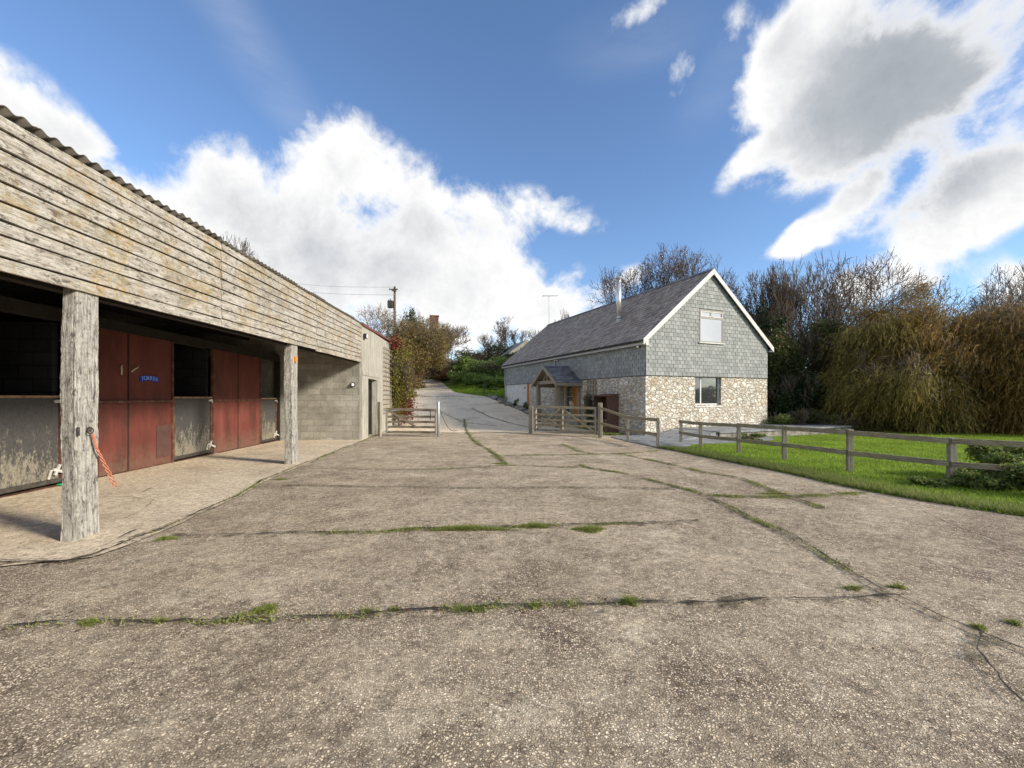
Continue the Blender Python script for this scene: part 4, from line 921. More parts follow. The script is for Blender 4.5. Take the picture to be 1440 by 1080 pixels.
# flue
fx = .0
def on_slope(px, py):
    best = None
    for x in np.linspace(-OV, WD / 2, 120):
        for y in np.linspace(0, LN, 240):
            z = zed + (x + OV) * (zrd - zed) / (WD / 2 + OV); X, Y, Z = bw_(x, y, z)
            q = (720 + X / Y * F_PX - px) ** 2 + (HOR - (Z - CAMZ) / Y * F_PX - py) ** 2
            if best is None or q < best[0]: best = (q, x, y, z)
    return best[1:]
fx, fy, fz = on_slope(870, 452)
fe = empty('flue', (fx, fy, fz), 0, None, None); fe.parent = barn; Yf_ = bw_(fx, fy)[1]; fh = (452 - 392) / F_PX * Yf_
MB().tube([(0, 0, -.2), (0, 0, .10), (0, 0, .14)], [.15, .12, .1], 20).build('flashing', M['upvcgrey'], fe, True)
MB().tube([(0, 0, .12), (0, 0, fh)], .125, 20).build('flue_pipe', M['steel'], fe, True); MB().tube([(0, 0, .17), (0, 0, .21)], .16, 20).build('collar', M['steel'], fe, True)
MB().tube([(0, 0, fh), (0, 0, fh + .03), (0, 0, fh + .05), (0, 0, fh + .08)], [.13, .19, .19, .06], 20).build('cowl', M['steel'], fe, True)
# aerial at the far end of the ridge
ax, ay = WD / 2, LN - .1; ae_ = empty('tv_aerial', bw_(ax, ay, zrd), BA, 'thin rooftop television aerial at the far end of the barn ridge', 'aerial'); YA = bw_(ax, ay)[1]; ah = 42 / F_PX * YA
MB().tube([(0, 0, -.1), (0, 0, ah)], .04, 6).build('mast', M['galv'], ae_); mb = MB(); mb.beam((-.55, 0, ah - .12), (.75, .0, ah + .02), .05, .05)
for k in range(9): x = -.5 + k * .15; mb.beam((x, -.16, ah - .11 + k * .015), (x, .16, ah - .11 + k * .015), .03, .03)
mb.beam((-.52, 0, ah - .30), (-.52, 0, ah + .10), .02, .03); mb.beam((-.58, 0, ah - .30), (-.58, 0, ah + .10), .015, .015); mb.build('boom', M['galv'], ae_)
# lamps on the barn
def blamp(x, y, z, label):
    e = empty('wall_lamp', bw_(x, y, z), BA, label, 'lamp'); MB().box((-.02, -.05, -.05), (.0, .05, .05)).build('base', M['darkplastic'], e)
    mb = MB(); mb.tube([(-.03, 0, 0), (-.09, 0, -.01), (-.13, 0, -.02)], [.05, .07, .03], 12); mb.build('lamp_glass', M['lamp'], e, True)
blamp(-.035, .35, 3.60, 'white sensor lamp on the barn corner just below the eave'); blamp(-.0, 11.75, 2.12, 'small white lamp on the pale rendered wall by the brown frame')
# doorway in porch
e = empty('front_door', (0, 0, 0), 0, None, None); e.parent = barn; pz = float(zg(*bw_(-.3, 6)[:2])) + .04
MB().box((.10, 5.30, pz), (.16, 5.80, 2.08)).build('door_leaf', M['orange'], e); MB().box((.08, 5.25, pz), (.18, 5.30, 2.1)).build('door_frame', M['oak'], e); MB().box((.12, 5.83, pz), (.16, 6.43, 2.08)).build('glazed_panel', M['glass'], e)
mb = MB()
for yy_ in (5.81, 6.42): mb.box((.08, yy_ - .02, pz), (.117, yy_ + .02, 2.1))
for zz in (.9, 1.5): mb.box((.08, 5.84, zz), (.117, 6.39, zz + .04))
mb.build('glazing_bars', M['oak'], e); MB().box((.085, 5.74, 1.0), (.098, 5.77, 1.15)).build('handle', M['steel'], e)
# porch
PD, PY0, PY1, PZE, PZR = 1.47, 4.84, 7.24, 2.27, 3.06; pm = (PY0 + PY1) / 2
po = empty('porch', (0, 0, 0), 0, None, None); po.parent = barn
for yy_ in (PY0 + .14, PY1 - .14):
    g = float(zg(*bw_(-PD + .12, yy_)[:2])); MB().beam((-PD + .14, yy_, g), (-PD + .14, yy_, PZE - .10), .19, .19, up=(0, 1, 0), n=6, jit=.004).build('post', M['oak'], po, bevel=.01)
    MB().box((-PD + .235, yy_ - .06, PZE - .26), (-.0, yy_ + .06, PZE - .10)).build('side_plate', M['oak_h'], po)
MB().box((-.10, PY0 + .05, pz - .1), (-.002, PY0 + .22, PZE - .27)).build('wall_post', M['oak'], po)
MB().box((-PD + .06, PY0 + .05, PZE - .098), (-PD + .22, PY1 - .05, PZE + .08)).build('tie_beam', M['oak_h'], po)
for s2 in (0, 1):
    g = (lambda y: y) if s2 == 0 else (lambda y: PY0 + PY1 - y)
    ov = .16; zz = PZE - ov * (PZR - PZE) / (pm - PY0)
    MB().prism([(-PD - .10, g(PY0 - ov), zz), (-PD - .10, g(pm), PZR), (-PD - .10, g(pm), PZR + .05), (-PD - .10, g(PY0 - ov), zz + .05)], (PD + .10, 0, 0)).build('roof_deck', M['oak_h'], po)
    a_ = np.array((-PD - .145, g(PY0 - ov - .03), zz + .065)); b_ = np.array((-PD - .145, g(pm), PZR + .09)); dn = np.array((0, 0, -.19))
    MB().prism([a_, b_, b_ + dn, a_ + dn], (.04, 0, 0)).build('barge_board', M['oak_h'], po)
    MB().box((-PD - .10, min(g(PY0 - ov), g(PY0 - ov) + (.03 if s2 == 0 else -.03)), zz - .11), (-.02, max(g(PY0 - ov), g(PY0 - ov) + (.03 if s2 == 0 else -.03)), zz - .002)).build('eaves_board', M['oak_h'], po)
    u = np.array((-1., 0, 0)); vv_ = nrm((0, (pm - PY0 + ov) * (1 if s2 == 0 else -1), PZR - zz)); nn_ = np.cross(u, vv_); nn_ = nn_ if nn_[2] > 0 else -nn_
    slates(np.array((-.01, g(PY0 - ov - .02), zz + .045)) + nn_ * .004, u, vv_, nn_, PD + .10, math.hypot(pm - PY0 + ov, PZR - zz), .2, .16, lambda *a: True, .018).build('porch_slates', M['slate_p'], po)
    MB().beam((-PD + .14, g(PY0 + .75), PZE + .07), (-PD + .14, g(pm - .05), PZR - .22), .06, .07, up=(1, 0, 0)).build('strut', M['oak'], po)
MB().box((-PD + .11, pm - .05, PZE + .08), (-PD + .17, pm + .05, PZR - .05)).build('king_post', M['oak'], po)
MB().prism([(-PD - .11, pm - .09, PZR + .04), (-PD - .11, pm, PZR + .11), (-PD - .11, pm + .09, PZR + .04)], (PD + .10, 0, 0)).build('ridge_tiles', M['slate_p'], po)
for yy_ in (PY0 + .2, PY1 - .2):
    MB().box((-1.2, yy_ - .09, -.3), (-.002, yy_ + .09, .55)).build('dwarf_wall', M['stone'], po)
def btrellis(y0, y1, z0, z1, label):
    e = empty('trellis', bw_(-.06, 0, 0), BA, label, 'trellis'); mb = MB()
    for k in range(4): y = y0 + (y1 - y0) * k / 3; mb.box((0, y - .025, z0), (.025, y + .025, z1))
    mb.build('upright', M['oak'], e); mb = MB(); nn2 = int((z1 - z0) / .2)
    for k in range(nn2 + 1): z = z0 + (z1 - z0) * k / nn2; mb.box((-.02, y0 - .04, z - .025), (-.001, y1 + .04, z + .025))
    mb.build('crossbar', M['oak'], e); return e
btrellis(3.5, 4.2, .7, 2.3, 'wooden trellis on the barn wall between the porch and the log store')
btrellis(6.62, 7.05, .4, 2.05, 'narrow wooden trellis on the barn wall inside the porch')
# log store
lsx = empty('log_store', bw_(0, 0, 0), BA, 'red-brown wooden log store against the stone barn wall', 'log store'); g = float(zg(*bw_(-.3, 2.2)[:2]))
y0, y1, D = 1.75, 2.80, .62; zt_ = 1.58
MB().box((-D, y0, g), (-.01, y0 + .03, zt_ - .05)).build('side_panel', M['redwood'], lsx); MB().box((-D, y1 - .03, g), (-.01, y1, zt_ - .05)).build('side_panel', M['redwood'], lsx)
MB().box((-.04, y0 + .03, g), (-.011, y1 - .03, zt_ - .05)).build('back_panel', M['redwood'], lsx)
MB().prism([(-D - .08, y0 - .06, zt_ - .06), (-.01, y0 - .06, zt_ + .03), (-.01, y0 - .06, zt_ + .06), (-D - .08, y0 - .06, zt_ - .03)], (0, y1 - y0 + .12, 0)).build('roof', M['redwood'], lsx)
mb = MB()
for r in range(5):
    for k in range(7):
        yy_ = y0 + .12 + k * .15 + (r % 2) * .06; zz = g + .09 + r * .115
        if yy_ < y1 - .09: mb.tube([(-D + .05 + R.uniform(0, .06), yy_, zz), (-.08, yy_, zz)], R.uniform(.045, .062), 7)
o = mb.build('log_stack', M['log']); o.location = bw_(0, 0, 0); o.rotation_euler = (0, 0, BA); struct(tag(o, 'split logs stacked inside the red-brown log store', 'logs'), 'stuff')
# patio slab
pt = empty('raised_patio', bw_(0, 0, 0), BA, 'raised concrete patio in front of the barn gable, running out to the lawn', 'patio')
MB().box((1.6, -2.2, .13), (9.95, -.02, .19)).build('paving_top', M['paving'], pt); MB().box((7.32, -.018, .13), (9.95, 1.9, .19)).build('paving_top', M['paving'], pt)
mb = MB(); mb.box((1.66, -2.14, -.6), (9.90, -.03, .129)); mb.box((7.4, -.028, -.6), (9.90, 1.84, .129)); mb.build('block_base', M['rock'], pt)
MB().prism([(-.4, -2.1, -.10), (1.6, -2.1, .17), (1.6, -2.1, -.3), (-.4, -2.1, -.3)], (0, 2.05, 0)).build('ramp', M['paving'], pt)

# ------------------------------------------------------------------ fences and gates
def gp(x, y): return float(zg(x, y)) + .03
def fence(name, pts_, heights, label, rails=(.93, .45), pw=.095, rw=.035, rh=.095, face=-1, thin=()):
    e = empty(name, (pts_[0][0], pts_[0][1], 0), 0, label, 'fence'); ox, oy = pts_[0]
    for k, ((x, y), h) in enumerate(zip(pts_, heights)):
        g = gp(x, y); w = pw * (.7 if k in thin else 1)
        mb = MB(); mb.beam((0, 0, -.35), (R.uniform(-.008, .008), R.uniform(-.008, .008), h), w, w, up=(.3, 1, 0), n=6, jit=.003)
        o = mb.build('post', M['railpost'], e, bevel=.006); o.location = (x - ox, y - oy, g)
    for (x, y), (x2, y2), h, h2 in zip(pts_[:-1], pts_[1:], heights[:-1], heights[1:]):
        d = np.array((x2 - x, y2 - y)); L = np.linalg.norm(d); d /= L; nv = np.array((d[1], -d[0])) * face * (pw / 2 + rw / 2)
        for f in rails:
            a = np.array((x, y)) + nv; zA = gp(x, y) + h * f; zB = gp(x2, y2) + h2 * f
            mb = MB(); mb.beam((.008, 0, 0), (math.hypot(L, zB - zA) - .008, 0, R.uniform(-.01, .01)), rw, rh, n=14, jit=.004)
            o = mb.build('rail', M['rail'], e, bevel=.005); o.location = (a[0] - ox, a[1] - oy, zA); o.rotation_euler = (0, -math.atan2(zB - zA, L), math.atan2(d[1], d[0]))
    return e
fp = [(5.83, 14.35), (5.78, 12.75), (6.22, 11.4), (6.58, 10.05), (6.83, 8.42), (7.52, 7.12), (8.6, 5.9), (9.6, 4.6)]
fence('post_and_rail_fence', fp[::-1], [.80, .80, .80, .86, .84, .82, .80, .78], 'long weathered two-rail fence along the lawn, half buried in brambles', face=-1)
fence('post_and_rail_fence', [(3.52, 16.45), (4.06, 14.6), (4.44, 12.65)], [1.25, .93, .92], 'short two-rail fence between the closed wooden gate and the paved path', face=1)
def gatepost(x, y, h, w, label, mat='railpost', rnd=False):
    mb = MB(); g = gp(x, y)
    if rnd: mb.tube([(0, 0, -.3), (0, 0, h - .02), (0, 0, h)], [w / 2, w / 2, w / 3], 14)
    else: mb.beam((0, 0, -.3), (0, 0, h), w, w, up=(.3, 1, 0), n=8, jit=.003)
    o = mb.build('gate_post', M[mat], None, rnd, bevel=0 if rnd else .01); o.location = (x, y, g); return tag(o, label, 'gate post')
A_, B_ = np.array((.91, 18.35)), np.array((3.46, 16.6))
gatepost(.84, 18.42, 1.18, .17, 'square wooden gate post at the left end of the closed field gate')
gatepost(3.50, 16.52, 1.36, .17, 'tall pale wooden gate post where the closed gate meets the short fence')
def field_gate(a, b, h, label, style):
    a = np.array(a, float); b = np.array(b, float); d = b - a; L = np.linalg.norm(d); ga, gb = gp(*a) + .10, gp(*b) + .10
    e = empty('field_gate', (a[0], a[1], ga), math.atan2(d[1], d[0]), label, 'gate'); e.rotation_euler = (0, -math.atan2(gb - ga, L), math.atan2(d[1], d[0]))
    MB().beam((.04, 0, 0), (.04, 0, h), .075, .09, up=(0, 1, 0), n=5, jit=.003).build('stile', M['railpost'], e); MB().beam((L - .04, 0, 0), (L - .04, 0, h - .02), .065, .075, up=(0, 1, 0), n=5, jit=.003).build('stile', M['railpost'], e)
    for f in (.07, .27, .47, .68): MB().beam((.09, 0, h * f), (L - .085, 0, h * f), .03, .085, n=10, jit=.003).build('bar', M['rail'], e)
    MB().beam((.0, 0, h - .02), (L, 0, h - .06), .06, .10, n=10, jit=.003).build('top_rail', M['rail'], e)
    y = -.032
    if style == 'v':
        MB().beam((.12, y, h * .1), (L * .44, y, h * .92), .025, .075).build('brace', M['rail'], e); MB().beam((L * .47, y, h * .92), (L - .1, y, h * .1), .025, .075).build('brace', M['rail'], e)
        MB().beam((L * .28, .032, h * .45), (L * .5, .032, h * .07), .025, .06).build('brace', M['rail'], e); MB().beam((L * .47, .032, h * .1), (L * .47, .032, h * .9), .025, .07, up=(0, 1, 0)).build('upright', M['rail'], e)
    else:
        MB().beam((.12, y, h * .93), (L * .62, y, h * .25), .025, .085).build('brace', M['rail'], e); MB().beam((L * .88, y, h * .55), (L * .88, y, h * .92), .02, .03, up=(0, 1, 0)).build('latch_bar', M['iron'], e)
    MB().box((-.06, -.04, h - .10), (.5, -.034, h - .06)).build('hinge_strap', M['galv'], e); MB().box((-.06, -.04, .08), (.3, -.034, .12)).build('hinge_strap', M['galv'], e)
    return e
field_gate((1.0, 18.26), (3.38, 16.62), 1.10, 'closed five-bar wooden field gate in front of the barn porch', 'v')
gatepost(-5.36, 16.85, 1.40, .12, 'dark wooden gate post against the end of the shed wall')
gatepost(-2.93, 16.55, 1.42, .11, 'round galvanised steel gate post standing alone at the edge of the drive', 'galv', True)
RAILS = M['rail']; M['rail'] = M['oldrail']; field_gate((-5.15, 17.0), (-3.03, 16.75), 1.02, 'open wooden field gate with one diagonal brace between the shed and the steel post', 'd')
M['rail'] = RAILS
# chain sagging from the steel post
mb = MB(); p0 = np.array((-2.90, 16.6, 1.05)); p3 = np.array((-2.45, 18.6, .0))
mb.tube([p0 + (p3 - p0) * t + np.array((0, 0, -.35 * math.sin(math.pi * t))) for t in np.linspace(0, 1, 14)], .012, 5)
tag(mb.build('trailing_wire', M['iron']), 'dark wire trailing to the ground from the galvanised gate post', 'wire')
# far rail gate at the top of the drive
z50 = lambda x: float(zg(x, 50.5))
e = fence('post_and_rail_fence', [(-12.0, 50.5), (-10.2, 50.5), (-8.5, 50.5)], [1.25, 1.25, 1.3], 'distant brown rail fence closing the top of the drive', rails=(.92, .62, .32), pw=.14, rw=.05, rh=.14)
gatepost(-2.35, 35.2, 1.15, .06, 'thin dark post at the edge of the grass bank by the drive', 'iron')

# ------------------------------------------------------------------ vegetation
def segs_mesh(name, segs, mat, parent, ns=4):
    if not len(segs): return None
    s = np.array(segs); a, b_, ra, rb = s[:, 0:3], s[:, 3:6], s[:, 6], s[:, 7]
    d = b_ - a; d /= np.linalg.norm(d, axis=1)[:, None] + 1e-9; ref = np.where(np.abs(d[:, 2:3]) < .9, np.array([[0, 0, 1.]]), np.array([[1., 0, 0]]))
    u = np.cross(d, ref); u /= np.linalg.norm(u, axis=1)[:, None] + 1e-9; w = np.cross(d, u); V = []
    for k in range(ns): t = 2 * math.pi * k / ns; o = u * math.cos(t) + w * math.sin(t); V.append(a + o * ra[:, None])
    for k in range(ns): t = 2 * math.pi * k / ns; o = u * math.cos(t) + w * math.sin(t); V.append(b_ + o * rb[:, None])
    V = np.stack(V, 1).reshape(-1, 3); base = np.arange(len(s)) * 2 * ns
    F = np.concatenate([np.stack([base + k, base + (k + 1) % ns, base + ns + (k + 1) % ns, base + ns + k], 1) for k in range(ns)])
    return mesh_np(name, V, F, mat, parent, smooth=False)
def skeleton(seed, height, spread, levels=7, ang=32, trop=.10, wind=(0, 0), trunk=.25, r0=.2, rmin=.011, kids=2.3, multi=1, jitter=.13, side=.45):
    rg = random.Random(seed); segs = []; G_ = rg.gauss; sq = math.sqrt
    def grow(px_, py_, pz_, dx, dy, dz, L, r, lev):
        st = L / 3
        for i_ in range(3):
            dx += G_(0, jitter) + wind[0] * .12; dy += G_(0, jitter) + wind[1] * .12; dz += G_(0, jitter * .6) + trop
            m = 1 / sq(dx * dx + dy * dy + dz * dz); dx *= m; dy *= m; dz *= m
            qx, qy, qz = px_ + dx * st, py_ + dy * st, pz_ + dz * st; r2 = max(rmin * .7, r * .90)
            segs.append((px_, py_, pz_, qx, qy, qz, r, r2, lev)); px_, py_, pz_, r = qx, qy, qz, r2
            if lev < levels - 1 and lev > 0 and i_ < 2 and rg.random() < side: child(px_, py_, pz_, dx, dy, dz, L * .6, r * .5, lev - 1, ang * 1.35, rg.uniform(0, 6.28))
        if lev <= 0: return
        k = 2 if rg.random() > kids - 2 else 3; a0 = rg.uniform(0, 6.28)
        for j_ in range(k): child(px_, py_, pz_, dx, dy, dz, L * rg.uniform(.70, .88), r * rg.uniform(.62, .78), lev - 1, ang * rg.uniform(.5, 1.15), a0 + j_ * 6.283 / k + rg.uniform(-.5, .5))
    def child(px_, py_, pz_, dx, dy, dz, L, r, lev, an, az_):
        an = an * 1.0; ux, uy, uz = dy - dz * .2, dz * .3 - dx, dx * .2 - dy * .3; m = 1 / (sq(ux * ux + uy * uy + uz * uz) + 1e-9); ux *= m; uy *= m; uz *= m
        wx, wy, wz = dy * uz - dz * uy, dz * ux - dx * uz, dx * uy - dy * ux; a = math.radians(an); ca, sa = math.cos(a), math.sin(a); c1, s1 = math.cos(az_) * sa, math.sin(az_) * sa
        grow(px_, py_, pz_, dx * ca + ux * c1 + wx * s1, dy * ca + uy * c1 + wy * s1, dz * ca + uz * c1 + wz * s1, L, max(rmin, r), lev)
    for m_ in range(multi):
        a = rg.uniform(0, 6.28); t = 0 if multi == 1 else .45; nm = sq(1 + t * t)
        grow(rg.uniform(-.2, .2) * (multi > 1), rg.uniform(-.2, .2) * (multi > 1), -.2, math.cos(a) * t / nm, math.sin(a) * t / nm, 1 / nm, height * trunk, r0 * (1 if multi == 1 else .6), levels)
    s = np.array(segs); zmax = max(s[:, 5].max(), .1); sc = height / zmax; mx = np.percentile(np.abs(s[:, 3:5] - s[:, 3:5].mean(0)), 97); sx = spread / max(mx, .1)
    s[:, [2, 5]] *= sc; s[:, [0, 1, 3, 4]] *= sx; return s
def leaves(pts_, size, mat, name, parent, elong=.5, flat=0.0, down=0.0):
    m = len(pts_); a = NR.normal(0, 1, (m, 3)); a[:, 2] -= down; a /= np.linalg.norm(a, axis=1)[:, None]; b_ = NR.normal(0, 1, (m, 3)); b_ = np.cross(a, b_); b_ /= np.linalg.norm(b_, axis=1)[:, None] + 1e-9
    s = (size * NR.uniform(.6, 1.35, m))[:, None] / 2
    V = np.stack([pts_ - a * s, pts_ + b_ * s * elong, pts_ + a * s, pts_ - b_ * s * elong], 1).reshape(-1, 3)
    return mesh_np(name, V, np.arange(4 * m).reshape(-1, 4), mat, parent)
def tree(px, Y, top, halfw_px, seed, label, leaf=None, nleaf=0, lsize=.1, twig='twig', bark='bark', group=None, cat='tree', levels=7, name='tree', bx=None, leafz=(0, 1), ivy=0, ivymat='leaf_ivy', lev_leaf=1, **kw):
    X = (px - 720) / F_PX * Y; g = float(zg(X, Y)); H = CAMZ + (HOR - top) / F_PX * Y - g; sprd = halfw_px * Y / F_PX
    e = empty(name, (X, Y, g), 0, label, cat, group); s = skeleton(seed, H, sprd, levels, **kw)
    big = s[:, 6] > .045; segs_mesh('trunk', s[big][:, :8], M[bark], e, 6); segs_mesh('branches', s[~big][:, :8], M[twig], e, 3)
    if nleaf:
        t = s[(s[:, 8] <= lev_leaf)]; t = t[(t[:, 5] > H * leafz[0]) & (t[:, 5] < H * leafz[1])]
        c = t[NR.integers(0, len(t), nleaf)]; f = NR.uniform(0, 1, (nleaf, 1)); p_ = c[:, 0:3] * (1 - f) + c[:, 3:6] * f + NR.normal(0, .07, (nleaf, 3)); leaves(p_, lsize, M[leaf], 'crown', e)
    if ivy:
        t = s[(s[:, 6] > .03) & (s[:, 5] < H * .72)]; c = t[NR.integers(0, len(t), ivy)]; f = NR.uniform(0, 1, (ivy, 1)); p_ = c[:, 0:3] * (1 - f) + c[:, 3:6] * f + NR.normal(0, .26, (ivy, 3)); leaves(p_, .17, M[ivymat], 'ivy', e)
    return e
def lobes(rg, m, rx, ry, h, base=.0):
    """ragged mass made of several lobes, more leaves near the outside"""
    c = []; nl = 16
    for _ in range(nl): a = rg.uniform(0, 6.28); r = rg.uniform(0, .75) ** .6; z = rg.uniform(base, .8); c.append((r * math.cos(a) * rx, r * math.sin(a) * ry, z * h, rg.uniform(.22, .42)))
    c = np.array(c); k = rg.integers(0, nl, m); d = rg.normal(0, 1, (m, 3)); d /= np.linalg.norm(d, axis=1)[:, None]; rr = rg.uniform(0, 1, m) ** .35 * (1 + .25 * rg.normal(0, 1, m) * .5)
    p_ = c[k, :3] + d * (rr * c[k, 3])[:, None] * np.array([rx, ry, h * .55]) * 1.1
    p_[:, 2] = np.abs(p_[:, 2]); return p_
def shrub(px, Y, top, halfw_px, seed, label, leaf, m, lsize, group=None, cat='shrub', name='shrub', ry=None, X=None, H=None, sprd=None, stems=True, elong=.5):
    X = (px - 720) / F_PX * Y if X is None else X; g = float(zg(X, Y)); H = CAMZ + (HOR - top) / F_PX * Y - g if H is None else H; sprd = halfw_px * Y / F_PX if sprd is None else sprd
    e = empty(name, (X, Y, g), 0, label, cat, group); rg = np.random.default_rng(seed); p_ = lobes(rg, m, sprd, ry or sprd * .8, H)
    p_ = p_[p_[:, 2] < H * 1.08]; leaves(p_, lsize, M[leaf], 'foliage', e, elong)
    if stems: s = skeleton(seed, H * 1.0, sprd * .9, 5, trunk=.16, r0=.05, multi=4, ang=30, rmin=.008); segs_mesh('stems', s[:, :8], M['twig'], e, 3)
    return e
# --- left cluster at the top of the drive
GL = 'trees at the top of the drive'
tree(586, 41, 440, 46, 21, 'dense olive-brown bushy tree beside the top of the drive', 'leaf_olive', 30000, .13, 'twig_pale', group=GL, levels=8, trunk=.14, r0=.22, ang=42, multi=2, lev_leaf=3, trop=.04)
shrub(590, 40, 462, 42, 22, 'thick olive hedge bush under the bushy tree at the top of the drive', 'leaf_olive', 15000, .17, group=GL)
shrub(582, 47, 430, 18, 23, 'dark green evergreen top poking above the bushy olive tree', 'leaf_dark', 12000, .20, group=GL, name='evergreen_tree', cat='tree')
tree(532, 44, 424, 32, 31, 'bare wide-branched tree left of the utility pole', group=GL, twig='twig_pale', ang=40, trunk=.2, r0=.16, rmin=.018, kids=2.2)
tree(642, 47, 448, 34, 33, 'bare grey tree right of the brick chimney', 'leaf_brown', 2600, .14, group=GL, twig='twig_pale', trunk=.16, r0=.16, rmin=.02, multi=3, levels=7, ang=38)
tree(668, 50, 470, 16, 34, 'small bare tree between the chimney tree and the barn roof, left one', group=GL, twig='twig', trunk=.18, r0=.09, rmin=.016, levels=6)
tree(700, 48, 478, 18, 35, 'small dark bare tree just above the grass bank', 'leaf_dark', 1500, .15, group=GL, twig='twig', trunk=.18, r0=.09, rmin=.016, levels=6)
tree(722, 52, 446, 22, 36, 'slender bare tree rising beside the far end of the barn roof', group=GL, twig='twig', trunk=.2, r0=.10, rmin=.017, levels=7, ang=24, trop=.2)
tree(752, 58, 462, 20, 37, 'faint bare tree behind the far end of the barn ridge', group=GL, twig='twig', trunk=.2, r0=.1, rmin=.017, levels=6)
shrub(598, 53, 506, 30, 49, 'brown bush closing the view behind the distant rail fence', 'leaf_brown', 9000, .2, group='bushes on the grass bank', H=3.2)
for k, (px, Y, H_, w_, lb) in enumerate([(648, 41.5, 1.3, 1.4, 'low leafy clump at the left edge of the grass bank'), (668, 39.5, 1.1, 1.3, 'low bramble clump in the middle of the grass bank'), (688, 38.5, 1.2, 1.3, 'pale green low clump on the bank above the thin post'), (706, 37.5, 1.2, 1.2, 'low clump on the bank against the far barn corner'), (660, 44, 1.9, 1.9, 'taller bramble mound high on the grass bank'), (696, 43, 2.0, 2.0, 'leafy mound behind the pale green clump on the bank')]):
    shrub(px, Y, 0, 0, 400 + k, lb, 'leaf_green', 5200, .12, group='bushes on the grass bank', H=H_, sprd=w_, stems=False)
shrub(618, 49, 503, 28, 41, 'brown leafy bush at the gate end of the drive', 'leaf_brown', 9000, .18, group='bushes on the grass bank')
shrub(655, 45, 502, 26, 42, 'rusty brown and green bush on the grass bank, nearest the drive top', 'leaf_green', 9000, .17, group='bushes on the grass bank')
shrub(682, 41, 506, 26, 43, 'mid green bush on the grass bank behind the thin dark post', 'leaf_green', 10000, .15, group='bushes on the grass bank')
shrub(712, 40, 500, 26, 44, 'green bush on the bank partly hidden by the far barn corner', 'leaf_green', 9000, .15, group='bushes on the grass bank')
shrub(742, 44, 488, 30, 45, 'dark hedge bush rising behind the far end of the barn', 'leaf_dark', 9000, .17, group='bushes on the grass bank')
shrub(560, 33, 520, 30, 46, 'brown and olive bush on the left verge of the drive', 'leaf_olive', 9000, .15, group='bushes on the grass bank')
shrub(672, 53, 492, 30, 48, 'ragged dark bush on the skyline between the two small bare trees', 'leaf_ivy', 9000, .2, group='bushes on the grass bank')
shrub(700, 56, 490, 60, 47, 'long low dark hedge on the skyline beyond the bank', 'leaf_ivy', 14000, .22, group='bushes on the grass bank')
tree(352, 21, 334, 52, 51, 'bare twiggy tree top showing above the shed roof', 'leaf_brown', 1200, .06, twig='twig', trunk=.22, r0=.12, rmin=.008, levels=8)
tree(793, 38, 430, 13, 52, 'tiny bare tree top peeping over the middle of the barn ridge', 'leaf_brown', 500, .09, twig='twig', trunk=.3, r0=.1, rmin=.014, levels=6)
# --- climber on the shed end
cl = empty('wall_climber', wl(.2, LE, 0), SHA, 'yellow-green climber with crimson leaves smothering the end of the shed', 'climber')
rg = np.random.default_rng(5)
def clump(cx, cy, cz, sx_, sy_, sz_, m): return np.c_[rg.normal(cx, sx_, m), rg.normal(cy, sy_, m), rg.normal(cz, sz_, m)]
g = 0.0
py_ = np.concatenate([clump(.12, .1, 3.5, .26, .45, .45, 3000), clump(.2, .1, 2.6, .25, .5, .5, 3000), clump(.26, .2, 1.5, .27, .45, .55, 3000), clump(-.35, 1.2, 3.2, .38, .6, .7, 4200), clump(-.15, 1.2, 1.9, .36, .5, .7, 3200), clump(.12, -.45, 2.6, .09, .3, .9, 900)])
py_ = py_[py_[:, 2] > .1]
leaves(py_, .10, M['leaf_yellow'], 'green_foliage', cl); leaves(np.concatenate([clump(.0, -.3, 4.15, .22, .45, .20, 1100), clump(.45, .35, .9, .22, .3, .35, 1700), clump(.3, .4, 2, .4, .5, .9, 700)]), .10, M['leaf_red'], 'crimson_foliage', cl)
s = skeleton(77, 4.2, .7, 6, trunk=.2, r0=.05, multi=3, ang=24, rmin=.007); s[:, [0, 3]] += .15; s[:, [1, 4]] += .2; segs_mesh('stems', s[:, :8], M['twig'], cl, 3)
# --- right-hand trees
GR = 'tree belt behind the barn and lawn'
BT = dict(kids=2.42, jitter=.17, side=.34)
tree(938, 33, 344, 62, 61, 'dark spreading bare tree behind the barn ridge', 'leaf_brown', 4600, .12, group=GR, levels=8, trunk=.14, r0=.26, ang=40, rmin=.014, kids=2.3, side=.3)
tree(1048, 29, 352, 68, 62, 'tall dark bare tree right beside the barn gable apex', 'leaf_brown', 3600, .11, group=GR, levels=7, trunk=.17, r0=.36, ang=38, rmin=.015, ivy=4500, multi=2, trop=.04, **BT)
tree(1090, 26, 372, 40, 65, 'narrow ivy-clad bare tree close to the right of the barn', 'leaf_brown', 1500, .11, group=GR, levels=7, trunk=.2, r0=.18, ang=30, rmin=.012, ivy=7000, multi=2, **BT)
tree(1146, 25, 340, 68, 63, 'tall vase-shaped bare tree with an ivy-covered base', None, 0, group=GR, levels=7, trunk=.17, r0=.36, ang=38, rmin=.014, ivy=5000, multi=2, trop=.03, **BT)
tree(1232, 24.5, 345, 84, 64, 'broad bare tree with fine branches swept to the right', None, 0, group=GR, levels=7, trunk=.15, r0=.36, ang=38, rmin=.014, ivy=2000, multi=2, wind=(.3, 0), trop=.03, **BT)
tree(1350, 25, 372, 75, 66, 'bare wind-bent tree above the rust-coloured willow', None, 0, group=GR, levels=7, trunk=.2, r0=.16, ang=36, rmin=.011, multi=3, wind=(.9, 0), trop=-.02, **BT)
tree(1425, 24, 366, 70, 67, 'bare tree at the right edge above the willows', None, 0, group=GR, levels=7, trunk=.2, r0=.16, ang=36, rmin=.011, multi=3, wind=(-.4, 0), trop=.02, **BT)
